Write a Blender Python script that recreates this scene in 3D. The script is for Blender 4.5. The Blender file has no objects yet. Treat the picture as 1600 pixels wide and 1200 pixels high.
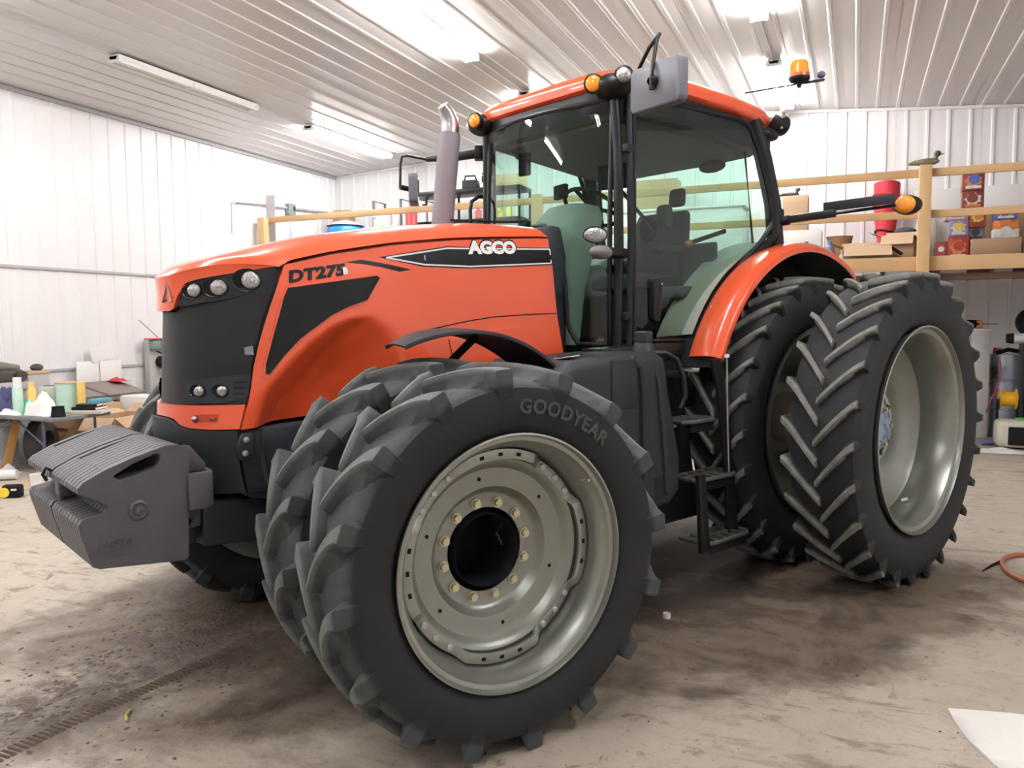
import bpy, bmesh, math, random
from mathutils import Vector, Matrix, noise as mnoise
random.seed(7)
sin, cos, pi, R = math.sin, math.cos, math.pi, math.radians
scene = bpy.context.scene
COL = scene.collection

# ------------------------------------------------------------------ camera
cam_d = bpy.data.cameras.new('camera'); cam = bpy.data.objects.new('camera', cam_d); COL.objects.link(cam)
cam_d.sensor_width = 36.0; cam_d.lens = 1248.0/1600*36; cam_d.clip_start = .05
PIT, ROL, YAW = .0743, -.0065, -.4054
fw = Vector((sin(YAW)*cos(PIT), cos(YAW)*cos(PIT), -sin(PIT)))
rt = fw.cross(Vector((0, 0, 1))).normalized(); up = rt.cross(fw)
r2 = rt*cos(ROL)+up*sin(ROL); u2 = up*cos(ROL)-rt*sin(ROL)
m = Matrix((r2, u2, -fw)).transposed().to_4x4(); m.translation = Vector((0, 0, 1.674))
cam.matrix_world = m
scene.camera = cam

# ------------------------------------------------------------------ world, exposure
w = bpy.data.worlds.new('world'); scene.world = w; w.use_nodes = True
w.node_tree.nodes['Background'].inputs[0].default_value = (.8, .85, 1, 1)
w.node_tree.nodes['Background'].inputs[1].default_value = .3
scene.view_settings.view_transform = 'Standard'; scene.view_settings.look = 'None'
scene.view_settings.exposure = 0.45; scene.view_settings.gamma = 1.0; scene.view_settings.use_curve_mapping = False
TUBE = 105.0            # strength of a lit fluorescent tube
LIT = [(-8.15, 10.75), (-8.15, 3.0), (-8.15, -1.0), (-4.55, 7.0), (-4.55, 11.1), (-4.55, 2.6), (-4.55, -1.8), (-1.08, 7.3), (-1.08, 11.4), (-1.08, 2.2), (-1.08, -2.2), (2.6, 2.4)]  # last two are unseen lamps added to brighten the tractor's side
UNLIT = [(-8.15, 7.08)]

# ------------------------------------------------------------------ materials
def N(nt, t, x=0, y=0): n = nt.nodes.new(t); n.location = (x, y); return n
def mat(name, col, rough=.5, metal=0., coat=0., nz=None, bump=None, emit=None, spec=.5, dirt=None):
    """nz=(scale, amount) tonal noise; bump=(scale, strength); dirt=(colour, scale, lo, hi)"""
    m = bpy.data.materials.new(name); m.use_nodes = True; nt = m.node_tree; b = nt.nodes['Principled BSDF']
    b.inputs['Base Color'].default_value = (*col, 1); b.inputs['Roughness'].default_value = rough
    b.inputs['Metallic'].default_value = metal; b.inputs['Coat Weight'].default_value = coat
    b.inputs['Coat Roughness'].default_value = .08; b.inputs['Specular IOR Level'].default_value = spec
    tc = N(nt, 'ShaderNodeTexCoord', -900)
    last = None
    if nz:
        t = N(nt, 'ShaderNodeTexNoise', -700); t.inputs['Scale'].default_value = nz[0]; t.inputs['Detail'].default_value = 4
        nt.links.new(tc.outputs['Object'], t.inputs['Vector'])
        mx = N(nt, 'ShaderNodeMix', -400); mx.data_type = 'RGBA'
        mx.inputs[6].default_value = (*[c*(1-nz[1]) for c in col], 1); mx.inputs[7].default_value = (*[min(1, c*(1+nz[1])) for c in col], 1)
        nt.links.new(t.outputs['Fac'], mx.inputs[0]); last = mx.outputs[2]
    if dirt:
        t = N(nt, 'ShaderNodeTexNoise', -700, -300); t.inputs['Scale'].default_value = dirt[1]; t.inputs['Detail'].default_value = 6
        nt.links.new(tc.outputs['Object'], t.inputs['Vector'])
        mr = N(nt, 'ShaderNodeMapRange', -500, -300); mr.inputs[1].default_value = dirt[2]; mr.inputs[2].default_value = dirt[3]
        nt.links.new(t.outputs['Fac'], mr.inputs[0])
        mx = N(nt, 'ShaderNodeMix', -200); mx.data_type = 'RGBA'
        if last: nt.links.new(last, mx.inputs[6])
        else: mx.inputs[6].default_value = (*col, 1)
        mx.inputs[7].default_value = (*dirt[0], 1); nt.links.new(mr.outputs[0], mx.inputs[0]); last = mx.outputs[2]
    if last: nt.links.new(last, b.inputs['Base Color'])
    if bump:
        t = N(nt, 'ShaderNodeTexNoise', -700, -600); t.inputs['Scale'].default_value = bump[0]; t.inputs['Detail'].default_value = 5
        nt.links.new(tc.outputs['Object'], t.inputs['Vector'])
        bp = N(nt, 'ShaderNodeBump', -300, -600); bp.inputs['Strength'].default_value = bump[1]; bp.inputs['Distance'].default_value = .01
        nt.links.new(t.outputs['Fac'], bp.inputs['Height']); nt.links.new(bp.outputs[0], b.inputs['Normal'])
    if emit:
        b.inputs['Emission Color'].default_value = (*emit[0], 1); b.inputs['Emission Strength'].default_value = emit[1]
    return m
def glass_mat(name, tint, gloss=.9, power=1.0):
    m = bpy.data.materials.new(name); m.use_nodes = True; nt = m.node_tree; nt.nodes.clear()
    o = N(nt, 'ShaderNodeOutputMaterial', 400); mx = N(nt, 'ShaderNodeMixShader', 200)
    t = N(nt, 'ShaderNodeBsdfTransparent', 0); t.inputs[0].default_value = (*tint, 1)
    g = N(nt, 'ShaderNodeBsdfGlossy', 0, -150); g.inputs['Roughness'].default_value = .01; g.inputs[0].default_value = (gloss, gloss, gloss, 1)
    f = N(nt, 'ShaderNodeFresnel', -400, 100); f.inputs[0].default_value = 1.52
    ge = N(nt, 'ShaderNodeNewGeometry', -600, 0); iv = N(nt, 'ShaderNodeMath', -400, -50); iv.operation = 'SUBTRACT'; iv.inputs[0].default_value = 1.0; nt.links.new(ge.outputs['Backfacing'], iv.inputs[1])
    mm = N(nt, 'ShaderNodeMath', -200, 100); mm.operation = 'MULTIPLY'; nt.links.new(f.outputs[0], mm.inputs[0]); nt.links.new(iv.outputs[0], mm.inputs[1])
    nt.links.new(mm.outputs[0], mx.inputs[0]); nt.links.new(t.outputs[0], mx.inputs[1]); nt.links.new(g.outputs[0], mx.inputs[2]); nt.links.new(mx.outputs[0], o.inputs[0])
    return m
ORANGE = mat('orange_paint', (.78, .098, .031), .28, coat=.6, nz=(2, .05))
def rubber(name, r0, r1, side, dust, amt, top=None):
    """black rubber whose tread carries dry field dust out from radius r0..r1 (metres from the axle)"""
    m = mat(name, side, .68, spec=.25, bump=(60, .15)); nt = m.node_tree; L = nt.links.new; b = nt.nodes['Principled BSDF']; tc = [n for n in nt.nodes if n.type == 'TEX_COORD'][0]
    mp = N(nt, 'ShaderNodeVectorMath'); mp.operation = 'MULTIPLY'; mp.inputs[1].default_value = (1, 0, 1); L(tc.outputs['Object'], mp.inputs[0])
    ln = N(nt, 'ShaderNodeVectorMath'); ln.operation = 'LENGTH'; L(mp.outputs[0], ln.inputs[0])
    t = N(nt, 'ShaderNodeTexNoise'); t.inputs['Scale'].default_value = 7; t.inputs['Detail'].default_value = 6; L(tc.outputs['Object'], t.inputs['Vector'])
    a = N(nt, 'ShaderNodeMath'); a.operation = 'MULTIPLY_ADD'; a.inputs[1].default_value = .06; L(t.outputs['Fac'], a.inputs[0]); L(ln.outputs['Value'], a.inputs[2])
    r = N(nt, 'ShaderNodeMapRange'); r.interpolation_type = 'SMOOTHSTEP'; r.inputs[1].default_value = r0+.03; r.inputs[2].default_value = r1+.03; r.inputs[4].default_value = amt; L(a.outputs[0], r.inputs[0])
    t2 = N(nt, 'ShaderNodeTexNoise'); t2.inputs['Scale'].default_value = 16; t2.inputs['Detail'].default_value = 8; L(tc.outputs['Object'], t2.inputs['Vector'])
    k = N(nt, 'ShaderNodeMapRange'); k.inputs[1].default_value = .3; k.inputs[2].default_value = .7; k.inputs[3].default_value = .55; L(t2.outputs['Fac'], k.inputs[0])
    q = N(nt, 'ShaderNodeMath'); q.operation = 'MULTIPLY'; L(r.outputs[0], q.inputs[0]); L(k.outputs[0], q.inputs[1])
    mx = N(nt, 'ShaderNodeMix'); mx.data_type = 'RGBA'; mx.inputs[6].default_value = (*side, 1); mx.inputs[7].default_value = (*dust, 1); L(q.outputs[0], mx.inputs[0]); last = mx.outputs[2]
    if top:   # the crests of the lugs are scuffed paler
        r2_ = N(nt, 'ShaderNodeMapRange'); r2_.interpolation_type = 'SMOOTHSTEP'; r2_.inputs[1].default_value = top[0]; r2_.inputs[2].default_value = top[1]; L(ln.outputs['Value'], r2_.inputs[0])
        q2 = N(nt, 'ShaderNodeMath'); q2.operation = 'MULTIPLY'; L(r2_.outputs[0], q2.inputs[0]); L(k.outputs[0], q2.inputs[1])
        m2 = N(nt, 'ShaderNodeMix'); m2.data_type = 'RGBA'; L(last, m2.inputs[6]); m2.inputs[7].default_value = (*top[2], 1); L(q2.outputs[0], m2.inputs[0]); last = m2.outputs[2]
    L(last, b.inputs['Base Color'])
    return m
RUBF = rubber('front_tyre_rubber', .675, .705, (.020, .0215, .024), (.068, .078, .082), .95, (.745, .765, (.155, .165, .16)))
RUBR = rubber('rear_tyre_rubber', .970, .998, (.026, .028, .031), (.26, .255, .235), .9)
RIM = mat('silver_rim_paint', (.335, .35, .32), .33, metal=.8, nz=(6, .1), bump=(120, .03))
STEEL = mat('bolt_steel', (.62, .58, .42), .35, metal=.8)
BLACK = mat('black_paint', (.010, .011, .013), .38, nz=(8, .2), spec=.3)
MATBLACK = mat('matt_black', (.008, .009, .010), .75, spec=.2)
PLASTIC = mat('dark_grey_plastic', (.020, .0245, .031), .5, spec=.35, nz=(5, .15), bump=(200, .06))
CAST = mat('grey_cast_iron', (.082, .078, .092), .5, nz=(14, .12), bump=(140, .35))
FRAME = mat('charcoal_frame_paint', (.026, .027, .036), .5, spec=.3, nz=(6, .15))
GRILLE = mat('black_grille_mesh', (.011, .0115, .013), .4, spec=.22, bump=(400, .3))
SCREEN = mat('dark_side_screen', (.006, .008, .009), .25, spec=.25)
BANDM = mat('lamp_band_gloss', (.018, .021, .027), .2, spec=.4)
LENS = mat('clear_lamp_lens', (.40, .40, .395), .09, metal=.7, bump=(70, .6))
AMBER = mat('amber_lens', (.95, .33, .02), .2, coat=.5)
BEACONM = mat('amber_beacon', (.95, .32, .03), .2, coat=.5)
BEACONRED = mat('dark_amber_band', (.55, .1, .03), .3)
CHROME = mat('polished_steel', (.42, .40, .40), .34, metal=1., nz=(9, .15))
EXH = mat('grey_exhaust_paint', (.20, .185, .215), .5, nz=(10, .08))
MIRRORB = mat('grey_mirror_shell', (.13, .138, .165), .45)
MGLASS = mat('mirror_glass', (.8, .8, .8), .03, metal=1.)
WHITE = mat('white_plastic', (.82, .82, .81), .45)
DECALW = mat('white_decal', (.85, .85, .85), .4)
DECALB = mat('black_decal', (.007, .007, .009), .35, spec=.22)
GLASS = glass_mat('green_tint_glass', (.80, .91, .87))
TRIMG = mat('warm_grey_cab_trim', (.30, .31, .28), .7, nz=(4, .08))
HEADL = mat('grey_headliner', (.13, .14, .13), .85)
SEATM = mat('grey_seat_fabric', (.05, .055, .065), .85, bump=(150, .2))
BLUEHUB = mat('pale_blue_hub', (.25, .34, .52), .5, dirt=((.10, .11, .13), 22, .48, .6))
DISCM = mat('dusty_rim_disc', (.29, .30, .272), .38, metal=.65, nz=(5, .1))
GALV = mat('galvanised', (.5, .5, .5), .4, metal=.7)

# ------------------------------------------------------------------ mesh builder
def V3(*a): return Vector(a)
class MB:
    def __init__(s): s.v = []; s.f = []
    def add(s, vs, fs):
        o = len(s.v); s.v += [tuple(p) for p in vs]; s.f += [tuple(i+o for i in q) for q in fs]; return s
    def hexa(s, p):   # 8 corners: bottom 4 then top 4
        return s.add(p, [(0, 3, 2, 1), (4, 5, 6, 7), (0, 1, 5, 4), (1, 2, 6, 5), (2, 3, 7, 6), (3, 0, 4, 7)])
    def box(s, c, d, rz=0, M=None):
        x, y, z = d[0]/2, d[1]/2, d[2]/2
        ps = [Vector(q) for q in ((-x, -y, -z), (x, -y, -z), (x, y, -z), (-x, y, -z), (-x, -y, z), (x, -y, z), (x, y, z), (-x, y, z))]
        Mx = (M if M is not None else Matrix.Rotation(rz, 3, 'Z'))
        return s.hexa([Mx @ q+Vector(c) for q in ps])
    def bar(s, a, b, wd, ht, upv=(0, 0, 1)):  # rectangular bar from a to b
        a, b = Vector(a), Vector(b); d = (b-a).normalized(); u = Vector(upv)
        if abs(d.dot(u)) > .98: u = Vector((1, 0, 0))
        sd = d.cross(u).normalized(); u = sd.cross(d)
        q = lambda o, i, j: o+sd*wd/2*i+u*ht/2*j
        return s.hexa([q(a, -1, -1), q(a, 1, -1), q(b, 1, -1), q(b, -1, -1), q(a, -1, 1), q(a, 1, 1), q(b, 1, 1), q(b, -1, 1)])
    def grid(s, rows, cu=False, cv=False):
        n, k = len(rows), len(rows[0]); fs = []
        for i in range(n if cu else n-1):
            for j in range(k if cv else k-1):
                fs.append((i*k+j, i*k+(j+1) % k, ((i+1) % n)*k+(j+1) % k, ((i+1) % n)*k+j))
        return s.add([p for r in rows for p in r], fs)
    def loft(s, rings, caps=True):
        n, k = len(rings), len(rings[0]); s.grid(rings, cv=True); o = len(s.v)-n*k
        if caps: s.f += [tuple(o+j for j in range(k))[::-1], tuple(o+(n-1)*k+j for j in range(k))]
        return s
    def prism(s, poly, axis, a, b, fn=None):  # extrude a 2d polygon along an axis; fn may curve the result
        def P(p, h):
            q = {'x': (h, p[0], p[1]), 'y': (p[0], h, p[1]), 'z': (p[0], p[1], h)}[axis]
            return fn(q) if fn else q
        return s.loft([[P(p, a) for p in poly], [P(p, b) for p in poly]])
    def tube(s, path, r, n=8, closed=False, caps=True):
        P = [Vector(p) for p in path]; k = len(P); rad = r if isinstance(r, (list, tuple)) else [r]*k
        rings = []; pn = None
        for i in range(k):
            if closed: d = P[(i+1) % k]-P[i-1]
            else: d = (P[min(i+1, k-1)]-P[max(i-1, 0)])
            d.normalize()
            if pn is None:
                u = Vector((0, 0, 1)) if abs(d.z) < .9 else Vector((1, 0, 0)); pn = (u-d*u.dot(d)).normalized()
            else: pn = (pn-d*pn.dot(d)).normalized()
            bn = d.cross(pn)
            rings.append([P[i]+(pn*cos(2*pi*j/n)+bn*sin(2*pi*j/n))*rad[i] for j in range(n)])
        if closed: return s.grid(rings, cu=True, cv=True)
        return s.loft(rings, caps)
    def lathe(s, prof, n=32, c=(0, 0, 0), axis=(0, 1, 0), ref=None, closed=False, a0=0, a1=2*pi):
        ax = Vector(axis).normalized(); u = Vector(ref) if ref else (Vector((1, 0, 0)) if abs(ax.x) < .9 else Vector((0, 1, 0)))
        u = (u-ax*u.dot(ax)).normalized(); v = ax.cross(u); c = Vector(c); full = abs(a1-a0-2*pi) < 1e-6
        rows = [[c+ax*h+(u*cos(a0+(a1-a0)*j/n)+v*sin(a0+(a1-a0)*j/n))*max(r, 1e-5) for j in range(n if full else n+1)] for h, r in prof]
        return s.grid(rows, cu=closed, cv=full)
    def ball(s, c, r, n=12, m_=8):
        rr = r if isinstance(r, (tuple, list)) else (r, r, r)
        rows = [[(c[0]+rr[0]*sin(pi*i/m_)*cos(2*pi*j/n), c[1]+rr[1]*sin(pi*i/m_)*sin(2*pi*j/n), c[2]+rr[2]*cos(pi*i/m_)) for j in range(n)] for i in range(m_+1)]
        return s.grid(rows, cv=True)
    def mesh(s, name, ang=40, bev=0, seg=2):
        bm = bmesh.new(); vs = [bm.verts.new(p) for p in s.v]
        for q in s.f:
            try: bm.faces.new([vs[i] for i in q])
            except ValueError: pass
        bmesh.ops.remove_doubles(bm, verts=bm.verts, dist=1e-5)
        bmesh.ops.dissolve_degenerate(bm, dist=1e-6, edges=bm.edges)
        bmesh.ops.recalc_face_normals(bm, faces=bm.faces)
        if bev:
            es = [e for e in bm.edges if len(e.link_faces) == 2 and e.calc_face_angle(0) > R(35)]
            try: bmesh.ops.bevel(bm, geom=es, offset=bev, segments=seg, affect='EDGES', profile=.5, clamp_overlap=True)
            except Exception: pass
        me = bpy.data.meshes.new(name); bm.to_mesh(me); bm.free()
        me.polygons.foreach_set('use_smooth', [True]*len(me.polygons)); me.set_sharp_from_angle(angle=R(ang))
        return me
    def build(s, name, mt, parent=None, ang=40, bev=0, seg=2, loc=None, rot=None):
        me = s.mesh(name, ang, bev, seg); me.materials.append(mt)
        return link(name, me, parent, loc, rot)
def link(name, me, parent=None, loc=None, rot=None):
    o = bpy.data.objects.new(name, me); COL.objects.link(o)
    if parent: o.parent = parent
    if loc: o.location = loc
    if rot: o.rotation_euler = rot
    return o
def tag(o, label, cat, group=None, kind=None):
    o['label'] = label; o['category'] = cat
    if group: o['group'] = group
    if kind: o['kind'] = kind
    return o
def thing(name, label, cat, loc=(0, 0, 0), rz=0, group=None):
    o = bpy.data.objects.new(name, None); COL.objects.link(o); o.location = loc; o.rotation_euler = (0, 0, rz); o.empty_display_size = .1
    return tag(o, label, cat, group)
def struct(o): o['kind'] = 'structure'; return o
def interp(x, xs, ys):
    if x <= xs[0]: return ys[0]
    for i in range(len(xs)-1):
        if x <= xs[i+1]: return ys[i]+(ys[i+1]-ys[i])*(x-xs[i])/(xs[i+1]-xs[i])
    return ys[-1]
def sstep(a, b, x): t = min(1, max(0, (x-a)/(b-a))); return t*t*(3-2*t)
def textmesh(txt, size, depth=.002, bold=0., shear=0., spacing=1., fit=None):
    cu = bpy.data.curves.new('txt', 'FONT'); cu.body = txt; cu.size = size; cu.extrude = depth; cu.offset = bold; cu.space_character = spacing; cu.shear = shear
    cu.resolution_u = 3
    o = bpy.data.objects.new('txt', cu); COL.objects.link(o)
    dg = bpy.context.evaluated_depsgraph_get(); dg.update()
    me = bpy.data.meshes.new_from_object(o.evaluated_get(dg)); bpy.data.objects.remove(o); bpy.data.curves.remove(cu)
    if fit:
        xs = [v.co.x for v in me.vertices]; ys = [v.co.y for v in me.vertices]
        x0, x1, y0, y1 = min(xs), max(xs), min(ys), max(ys)
        for v in me.vertices: v.co.x = (v.co.x-x0)/(x1-x0)*fit[0]; v.co.y = (v.co.y-y0)/(y1-y0)*fit[1]
    return me

# ------------------------------------------------------------------ the room
XL, XR, YB, YF, XRD = -10.17, 6.24, 14.3, -6.0, -1.95
ZL, ZRD, ZR = 4.80, 5.257, 4.607
def ceil_z(x): return ZRD-(XRD-x)*(ZRD-ZL)/(XRD-XL) if x < XRD else ZRD-(x-XRD)*(ZRD-ZR)/(XR-XRD)
WALLM = mat('white_wall_steel', (.80, .79, .80), .38, nz=(.8, .02))
CEILM = mat('white_ceiling_steel', (.66, .645, .64), .30, nz=(.5, .02))
TRIMM = mat('grey_trim', (.42, .42, .43), .5)
def floor_mat():
    m = bpy.data.materials.new('dirty_concrete'); m.use_nodes = True; nt = m.node_tree; b = nt.nodes['Principled BSDF']
    L = nt.links.new; tc = N(nt, 'ShaderNodeTexCoord')
    def noise(sc, det=6, dist=0., vec=None, ro=.6):
        t = N(nt, 'ShaderNodeTexNoise'); t.inputs['Scale'].default_value = sc; t.inputs['Detail'].default_value = det; t.inputs['Distortion'].default_value = dist; t.inputs['Roughness'].default_value = ro
        L(vec if vec else tc.outputs['Object'], t.inputs['Vector']); return t.outputs['Fac']
    def ramp(fac, lo, hi, a=0., b_=1.):
        r = N(nt, 'ShaderNodeMapRange'); r.interpolation_type = 'SMOOTHSTEP'; r.inputs[1].default_value = lo; r.inputs[2].default_value = hi; r.inputs[3].default_value = a; r.inputs[4].default_value = b_
        L(fac, r.inputs[0]); return r.outputs[0]
    def mathn(op, a, b2):
        n = N(nt, 'ShaderNodeMath'); n.operation = op
        for i, q in enumerate((a, b2)):
            if isinstance(q, (int, float)): n.inputs[i].default_value = q
            else: L(q, n.inputs[i])
        return n.outputs[0]
    def mix(fac, c0, c1):
        n = N(nt, 'ShaderNodeMix'); n.data_type = 'RGBA'; L(fac, n.inputs[0])
        for i, q in ((6, c0), (7, c1)):
            if isinstance(q, tuple): n.inputs[i].default_value = (*q, 1)
            else: L(q, n.inputs[i])
        return n.outputs[2]
    # noisy ellipse on the slab: mud, and shade painted in under the tractor
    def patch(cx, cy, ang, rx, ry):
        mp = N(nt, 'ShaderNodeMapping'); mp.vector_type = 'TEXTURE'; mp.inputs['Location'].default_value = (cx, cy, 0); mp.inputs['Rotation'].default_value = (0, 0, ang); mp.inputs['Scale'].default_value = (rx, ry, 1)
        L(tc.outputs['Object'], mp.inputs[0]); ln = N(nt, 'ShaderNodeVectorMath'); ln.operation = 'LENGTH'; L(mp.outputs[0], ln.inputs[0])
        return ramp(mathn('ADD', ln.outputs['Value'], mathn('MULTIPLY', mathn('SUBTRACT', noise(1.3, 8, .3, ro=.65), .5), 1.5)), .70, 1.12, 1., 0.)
    base = mix(noise(.8, 6), (.37, .315, .25), (.54, .485, .41))
    base = mix(mathn('MULTIPLY', ramp(noise(5, 9, .5, ro=.7), .45, .60), .55), base, (.40, .34, .275))
    P = mathn('MAXIMUM', patch(-2.2, 5.3, R(64), 3.7, 1.75), patch(-.45, 4.9, R(50), 1.9, 1.0))  # footprint and wheel-side ellipses mix mud with the tractor's shade, painted dark
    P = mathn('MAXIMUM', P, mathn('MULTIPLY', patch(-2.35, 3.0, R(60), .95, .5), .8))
    M1 = patch(-3.22, 2.95, R(82), 1.35, .42); M2 = patch(-1.35, 5.1, R(60), 1.3, .8)  # M1 mud round the print; M2 wet mud plus painted shade by the steps
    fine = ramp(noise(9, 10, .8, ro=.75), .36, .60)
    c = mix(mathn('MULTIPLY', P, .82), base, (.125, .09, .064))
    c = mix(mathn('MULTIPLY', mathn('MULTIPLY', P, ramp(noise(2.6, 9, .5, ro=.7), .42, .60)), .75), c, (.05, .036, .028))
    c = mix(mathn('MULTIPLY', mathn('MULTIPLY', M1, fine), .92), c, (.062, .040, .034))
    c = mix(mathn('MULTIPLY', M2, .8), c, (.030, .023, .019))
    stv = N(nt, 'ShaderNodeMapping'); stv.inputs['Rotation'].default_value = (0, 0, R(-62)); stv.inputs['Scale'].default_value = (1, 4.5, 1); L(tc.outputs['Object'], stv.inputs[0])
    stk = mathn('MULTIPLY', ramp(noise(1.9, 10, .6, stv.outputs[0], .75), .52, .62), ramp(noise(.5, 4), .40, .56))
    c = mix(mathn('MULTIPLY', stk, .7), c, (.20, .145, .105))
    sp = mathn('MULTIPLY', ramp(noise(5.5, 10, .7, ro=.72), .57, .64), ramp(noise(.9, 4), .38, .55))
    c = mix(mathn('MULTIPLY', sp, .75), c, (.20, .135, .085))
    sp2 = ramp(noise(26, 9, .3, ro=.8), .56, .66)
    c = mix(mathn('MULTIPLY', sp2, .6), c, (.12, .08, .055))
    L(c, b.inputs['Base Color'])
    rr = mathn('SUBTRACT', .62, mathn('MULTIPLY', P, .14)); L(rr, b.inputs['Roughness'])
    bp = N(nt, 'ShaderNodeBump'); bp.inputs['Strength'].default_value = .5; bp.inputs['Distance'].default_value = .012
    L(mathn('ADD', noise(24, 8), mathn('MULTIPLY', sp, .6)), bp.inputs['Height']); L(bp.outputs[0], b.inputs['Normal'])
    return m
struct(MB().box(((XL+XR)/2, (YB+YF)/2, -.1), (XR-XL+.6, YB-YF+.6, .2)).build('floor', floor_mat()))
PITCH = .297
def rib_profile(n, pitch=PITCH, h=.019, minor=.0025):
    pts = [(0, 0)]
    for i in range(n):
        x = i*pitch+pitch*.5
        pts += [(x-.032, 0), (x-.017, h), (x+.017, h), (x+.032, 0)]
        if i < n-1: pts += [(x+pitch*.5-.03, 0), (x+pitch*.5, minor), (x+pitch*.5+.03, 0)]
    return pts+[(n*pitch, 0)]
def panel(w0, w1, h0, h1f, place):
    """ribbed steel sheet between width w0..w1, from h0 up to h1f(w)"""
    n = max(1, round((w1-w0)/PITCH)); pr = rib_profile(n, (w1-w0)/n); s = MB()
    lo = [place(w0+a, h0, d) for a, d in pr]; hi = [place(w0+a, h1f(w0+a), d) for a, d in pr]
    s.grid([lo, hi]); bk = [place(w0+a, h0, -.004) for a in (0, w1-w0)]; bk2 = [place(w0+a, h1f(w0+a), -.004) for a in (0, w1-w0)]
    s.add(bk+bk2[::-1], [(0, 1, 2, 3)]); return s
def wall(side, body, W0, W1, place, top, splits):
    wl = struct(body.build('wall_'+side, WALLM)); ww = W0; stepw = PITCH*4
    while ww < W1-.02:
        we = min(W1, ww+stepw)
        for z0, z1 in splits:
            panel(ww+.002, we-.002, z0+.003, (lambda q, z1=z1: min(top(q), z1) - .003), place).build('wall_panel', WALLM, wl, ang=25)
        ww = we
    return wl
wall('left', MB().box((XL-.06, (YB+YF)/2, ZL/2), (.1, YB-YF, ZL)), YF, YB, lambda a, z, d: (XL+d, a, z), lambda q: ZL, [(0, 1.085), (1.085, 2.475), (2.475, 9)])
bk = MB().prism([(XL, 0), (XR, 0), (XR, ZR), (XRD, ZRD), (XL, ZL)], 'y', YB+.01, YB+.11)
wall('back', bk, XL, XR, lambda a, z, d: (a, YB-d, z), ceil_z, [(0, 9)])
struct(MB().box((XR+.06, (YB+YF)/2, ZR/2), (.1, YB-YF, ZR)).build('wall_right', WALLM))
struct(MB().prism([(XL, 0), (XR, 0), (XR, ZR), (XRD, ZRD), (XL, ZL)], 'y', YF-.11, YF-.01).build('wall_front', WALLM))
ce = struct(MB().add([(XL-.1, YF-.1, ceil_z(XL)+.03), (XRD, YF-.1, ZRD+.03), (XR+.1, YF-.1, ZR+.03), (XL-.1, YB+.1, ceil_z(XL)+.03), (XRD, YB+.1, ZRD+.03), (XR+.1, YB+.1, ZR+.03),
     (XL-.1, YF-.1, ceil_z(XL)+.1), (XRD, YF-.1, ZRD+.1), (XR+.1, YF-.1, ZR+.1), (XL-.1, YB+.1, ceil_z(XL)+.1), (XRD, YB+.1, ZRD+.1), (XR+.1, YB+.1, ZR+.1)],
     [(0, 1, 4, 3), (1, 2, 5, 4), (6, 9, 10, 7), (7, 10, 11, 8), (0, 3, 9, 6), (2, 8, 11, 5), (0, 6, 7, 1), (1, 7, 8, 2), (3, 4, 10, 9), (4, 5, 11, 10)]).build('ceiling', CEILM))
for a, b in ((XL, XRD), (XRD, XR)):
    k = round((b-a)/(PITCH*4)); st = (b-a)/k
    for i in range(k):
        x0, x1 = a+i*st, a+(i+1)*st; pr = rib_profile(4, (x1-x0-.004)/4, .011, .0003)
        s = MB().grid([[(x0+.002+q, y, ceil_z(x0+.002+q)-d) for q, d in pr] for y in (YF, YB)])
        s.add([(x0+.002, YF, ceil_z(x0)+.004), (x1-.002, YF, ceil_z(x1)+.004), (x1-.002, YB, ceil_z(x1)+.004), (x0+.002, YB, ceil_z(x0)+.004)], [(0, 1, 2, 3)])
        s.build('ceiling_panel', CEILM, ce, ang=25)
struct(MB().box((XL+.022, 6.0, 2.475), (.03, 16, .04)).build('trim_1', TRIMM, bev=.004))
struct(MB().box((XL+.022, 6.0, 1.085), (.03, 16, .035)).build('trim_2', TRIMM, bev=.004))
struct(MB().box((XL+.025, 4.15, ZL-.03), (.045, 20.2, .06)).build('trim_3', TRIMM, bev=.004))
s = MB()
for x0, x1 in ((XL+.05, XRD), (XRD, XR)):
    s.bar((x0, YB-.025, ceil_z(x0)-.028), (x1, YB-.025, ceil_z(x1)-.028), .04, .05)
struct(s.build('trim_4', WALLM, bev=.004))

# ------------------------------------------------------------------ fluorescent strip lights
TUBEM = mat('lit_tube', (.9, .9, .9), .4, emit=((1, .985, .97), TUBE))
TUBEOFF = mat('unlit_tube', (.85, .85, .86), .3)
def strip(x, y0, lit, label, grp=None, ln=2.4):
    zc = ceil_z(x)-.02
    t = thing('strip_light', label, 'light', (x, y0+ln/2, zc), 0, grp)
    MB().prism([(-.09, 0), (.09, 0), (.05, -.06), (-.05, -.06)], 'y', -ln/2, ln/2).build('housing', WHITE, t, bev=.004)
    for sx in (-.075, .075):
        for k in range(2):
            ya, yb = -ln/2+.03+k*ln/2, -ln/2+k*ln/2+ln/2-.03
            MB().tube([(sx, ya, -.075), (sx, yb, -.075)], .0165, 8).build('tube', TUBEM if lit else TUBEOFF, t)
    for ye in (-ln/2+.015, 0, ln/2-.015): MB().box((0, ye, -.05), (.2, .03, .07)).build('tube_socket', WHITE, t, bev=.004)
    return t
NAMES = {(-8.15, 10.75): 'lit fluorescent strip light on the ceiling nearest the far left corner',
 (-4.55, 7.0): 'lit fluorescent strip light on the ceiling above and left of the exhaust stack', (-4.55, 11.1): 'lit fluorescent strip light on the ceiling just behind the front of the cab roof',
 (-1.08, 7.3): 'lit fluorescent strip light on the ceiling at the top edge right of the mirror arm', (-1.08, 11.4): 'lit fluorescent strip light on the ceiling behind the amber beacon'}
for q in LIT: strip(*q, True, NAMES.get(q, 'unseen lit fluorescent strip light on the ceiling in front of the tractor, out of the frame'), None if q in NAMES else 'strip lights out of the frame')
for q in UNLIT: strip(*q, False, 'unlit fluorescent strip light on the ceiling above the left wall')
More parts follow.
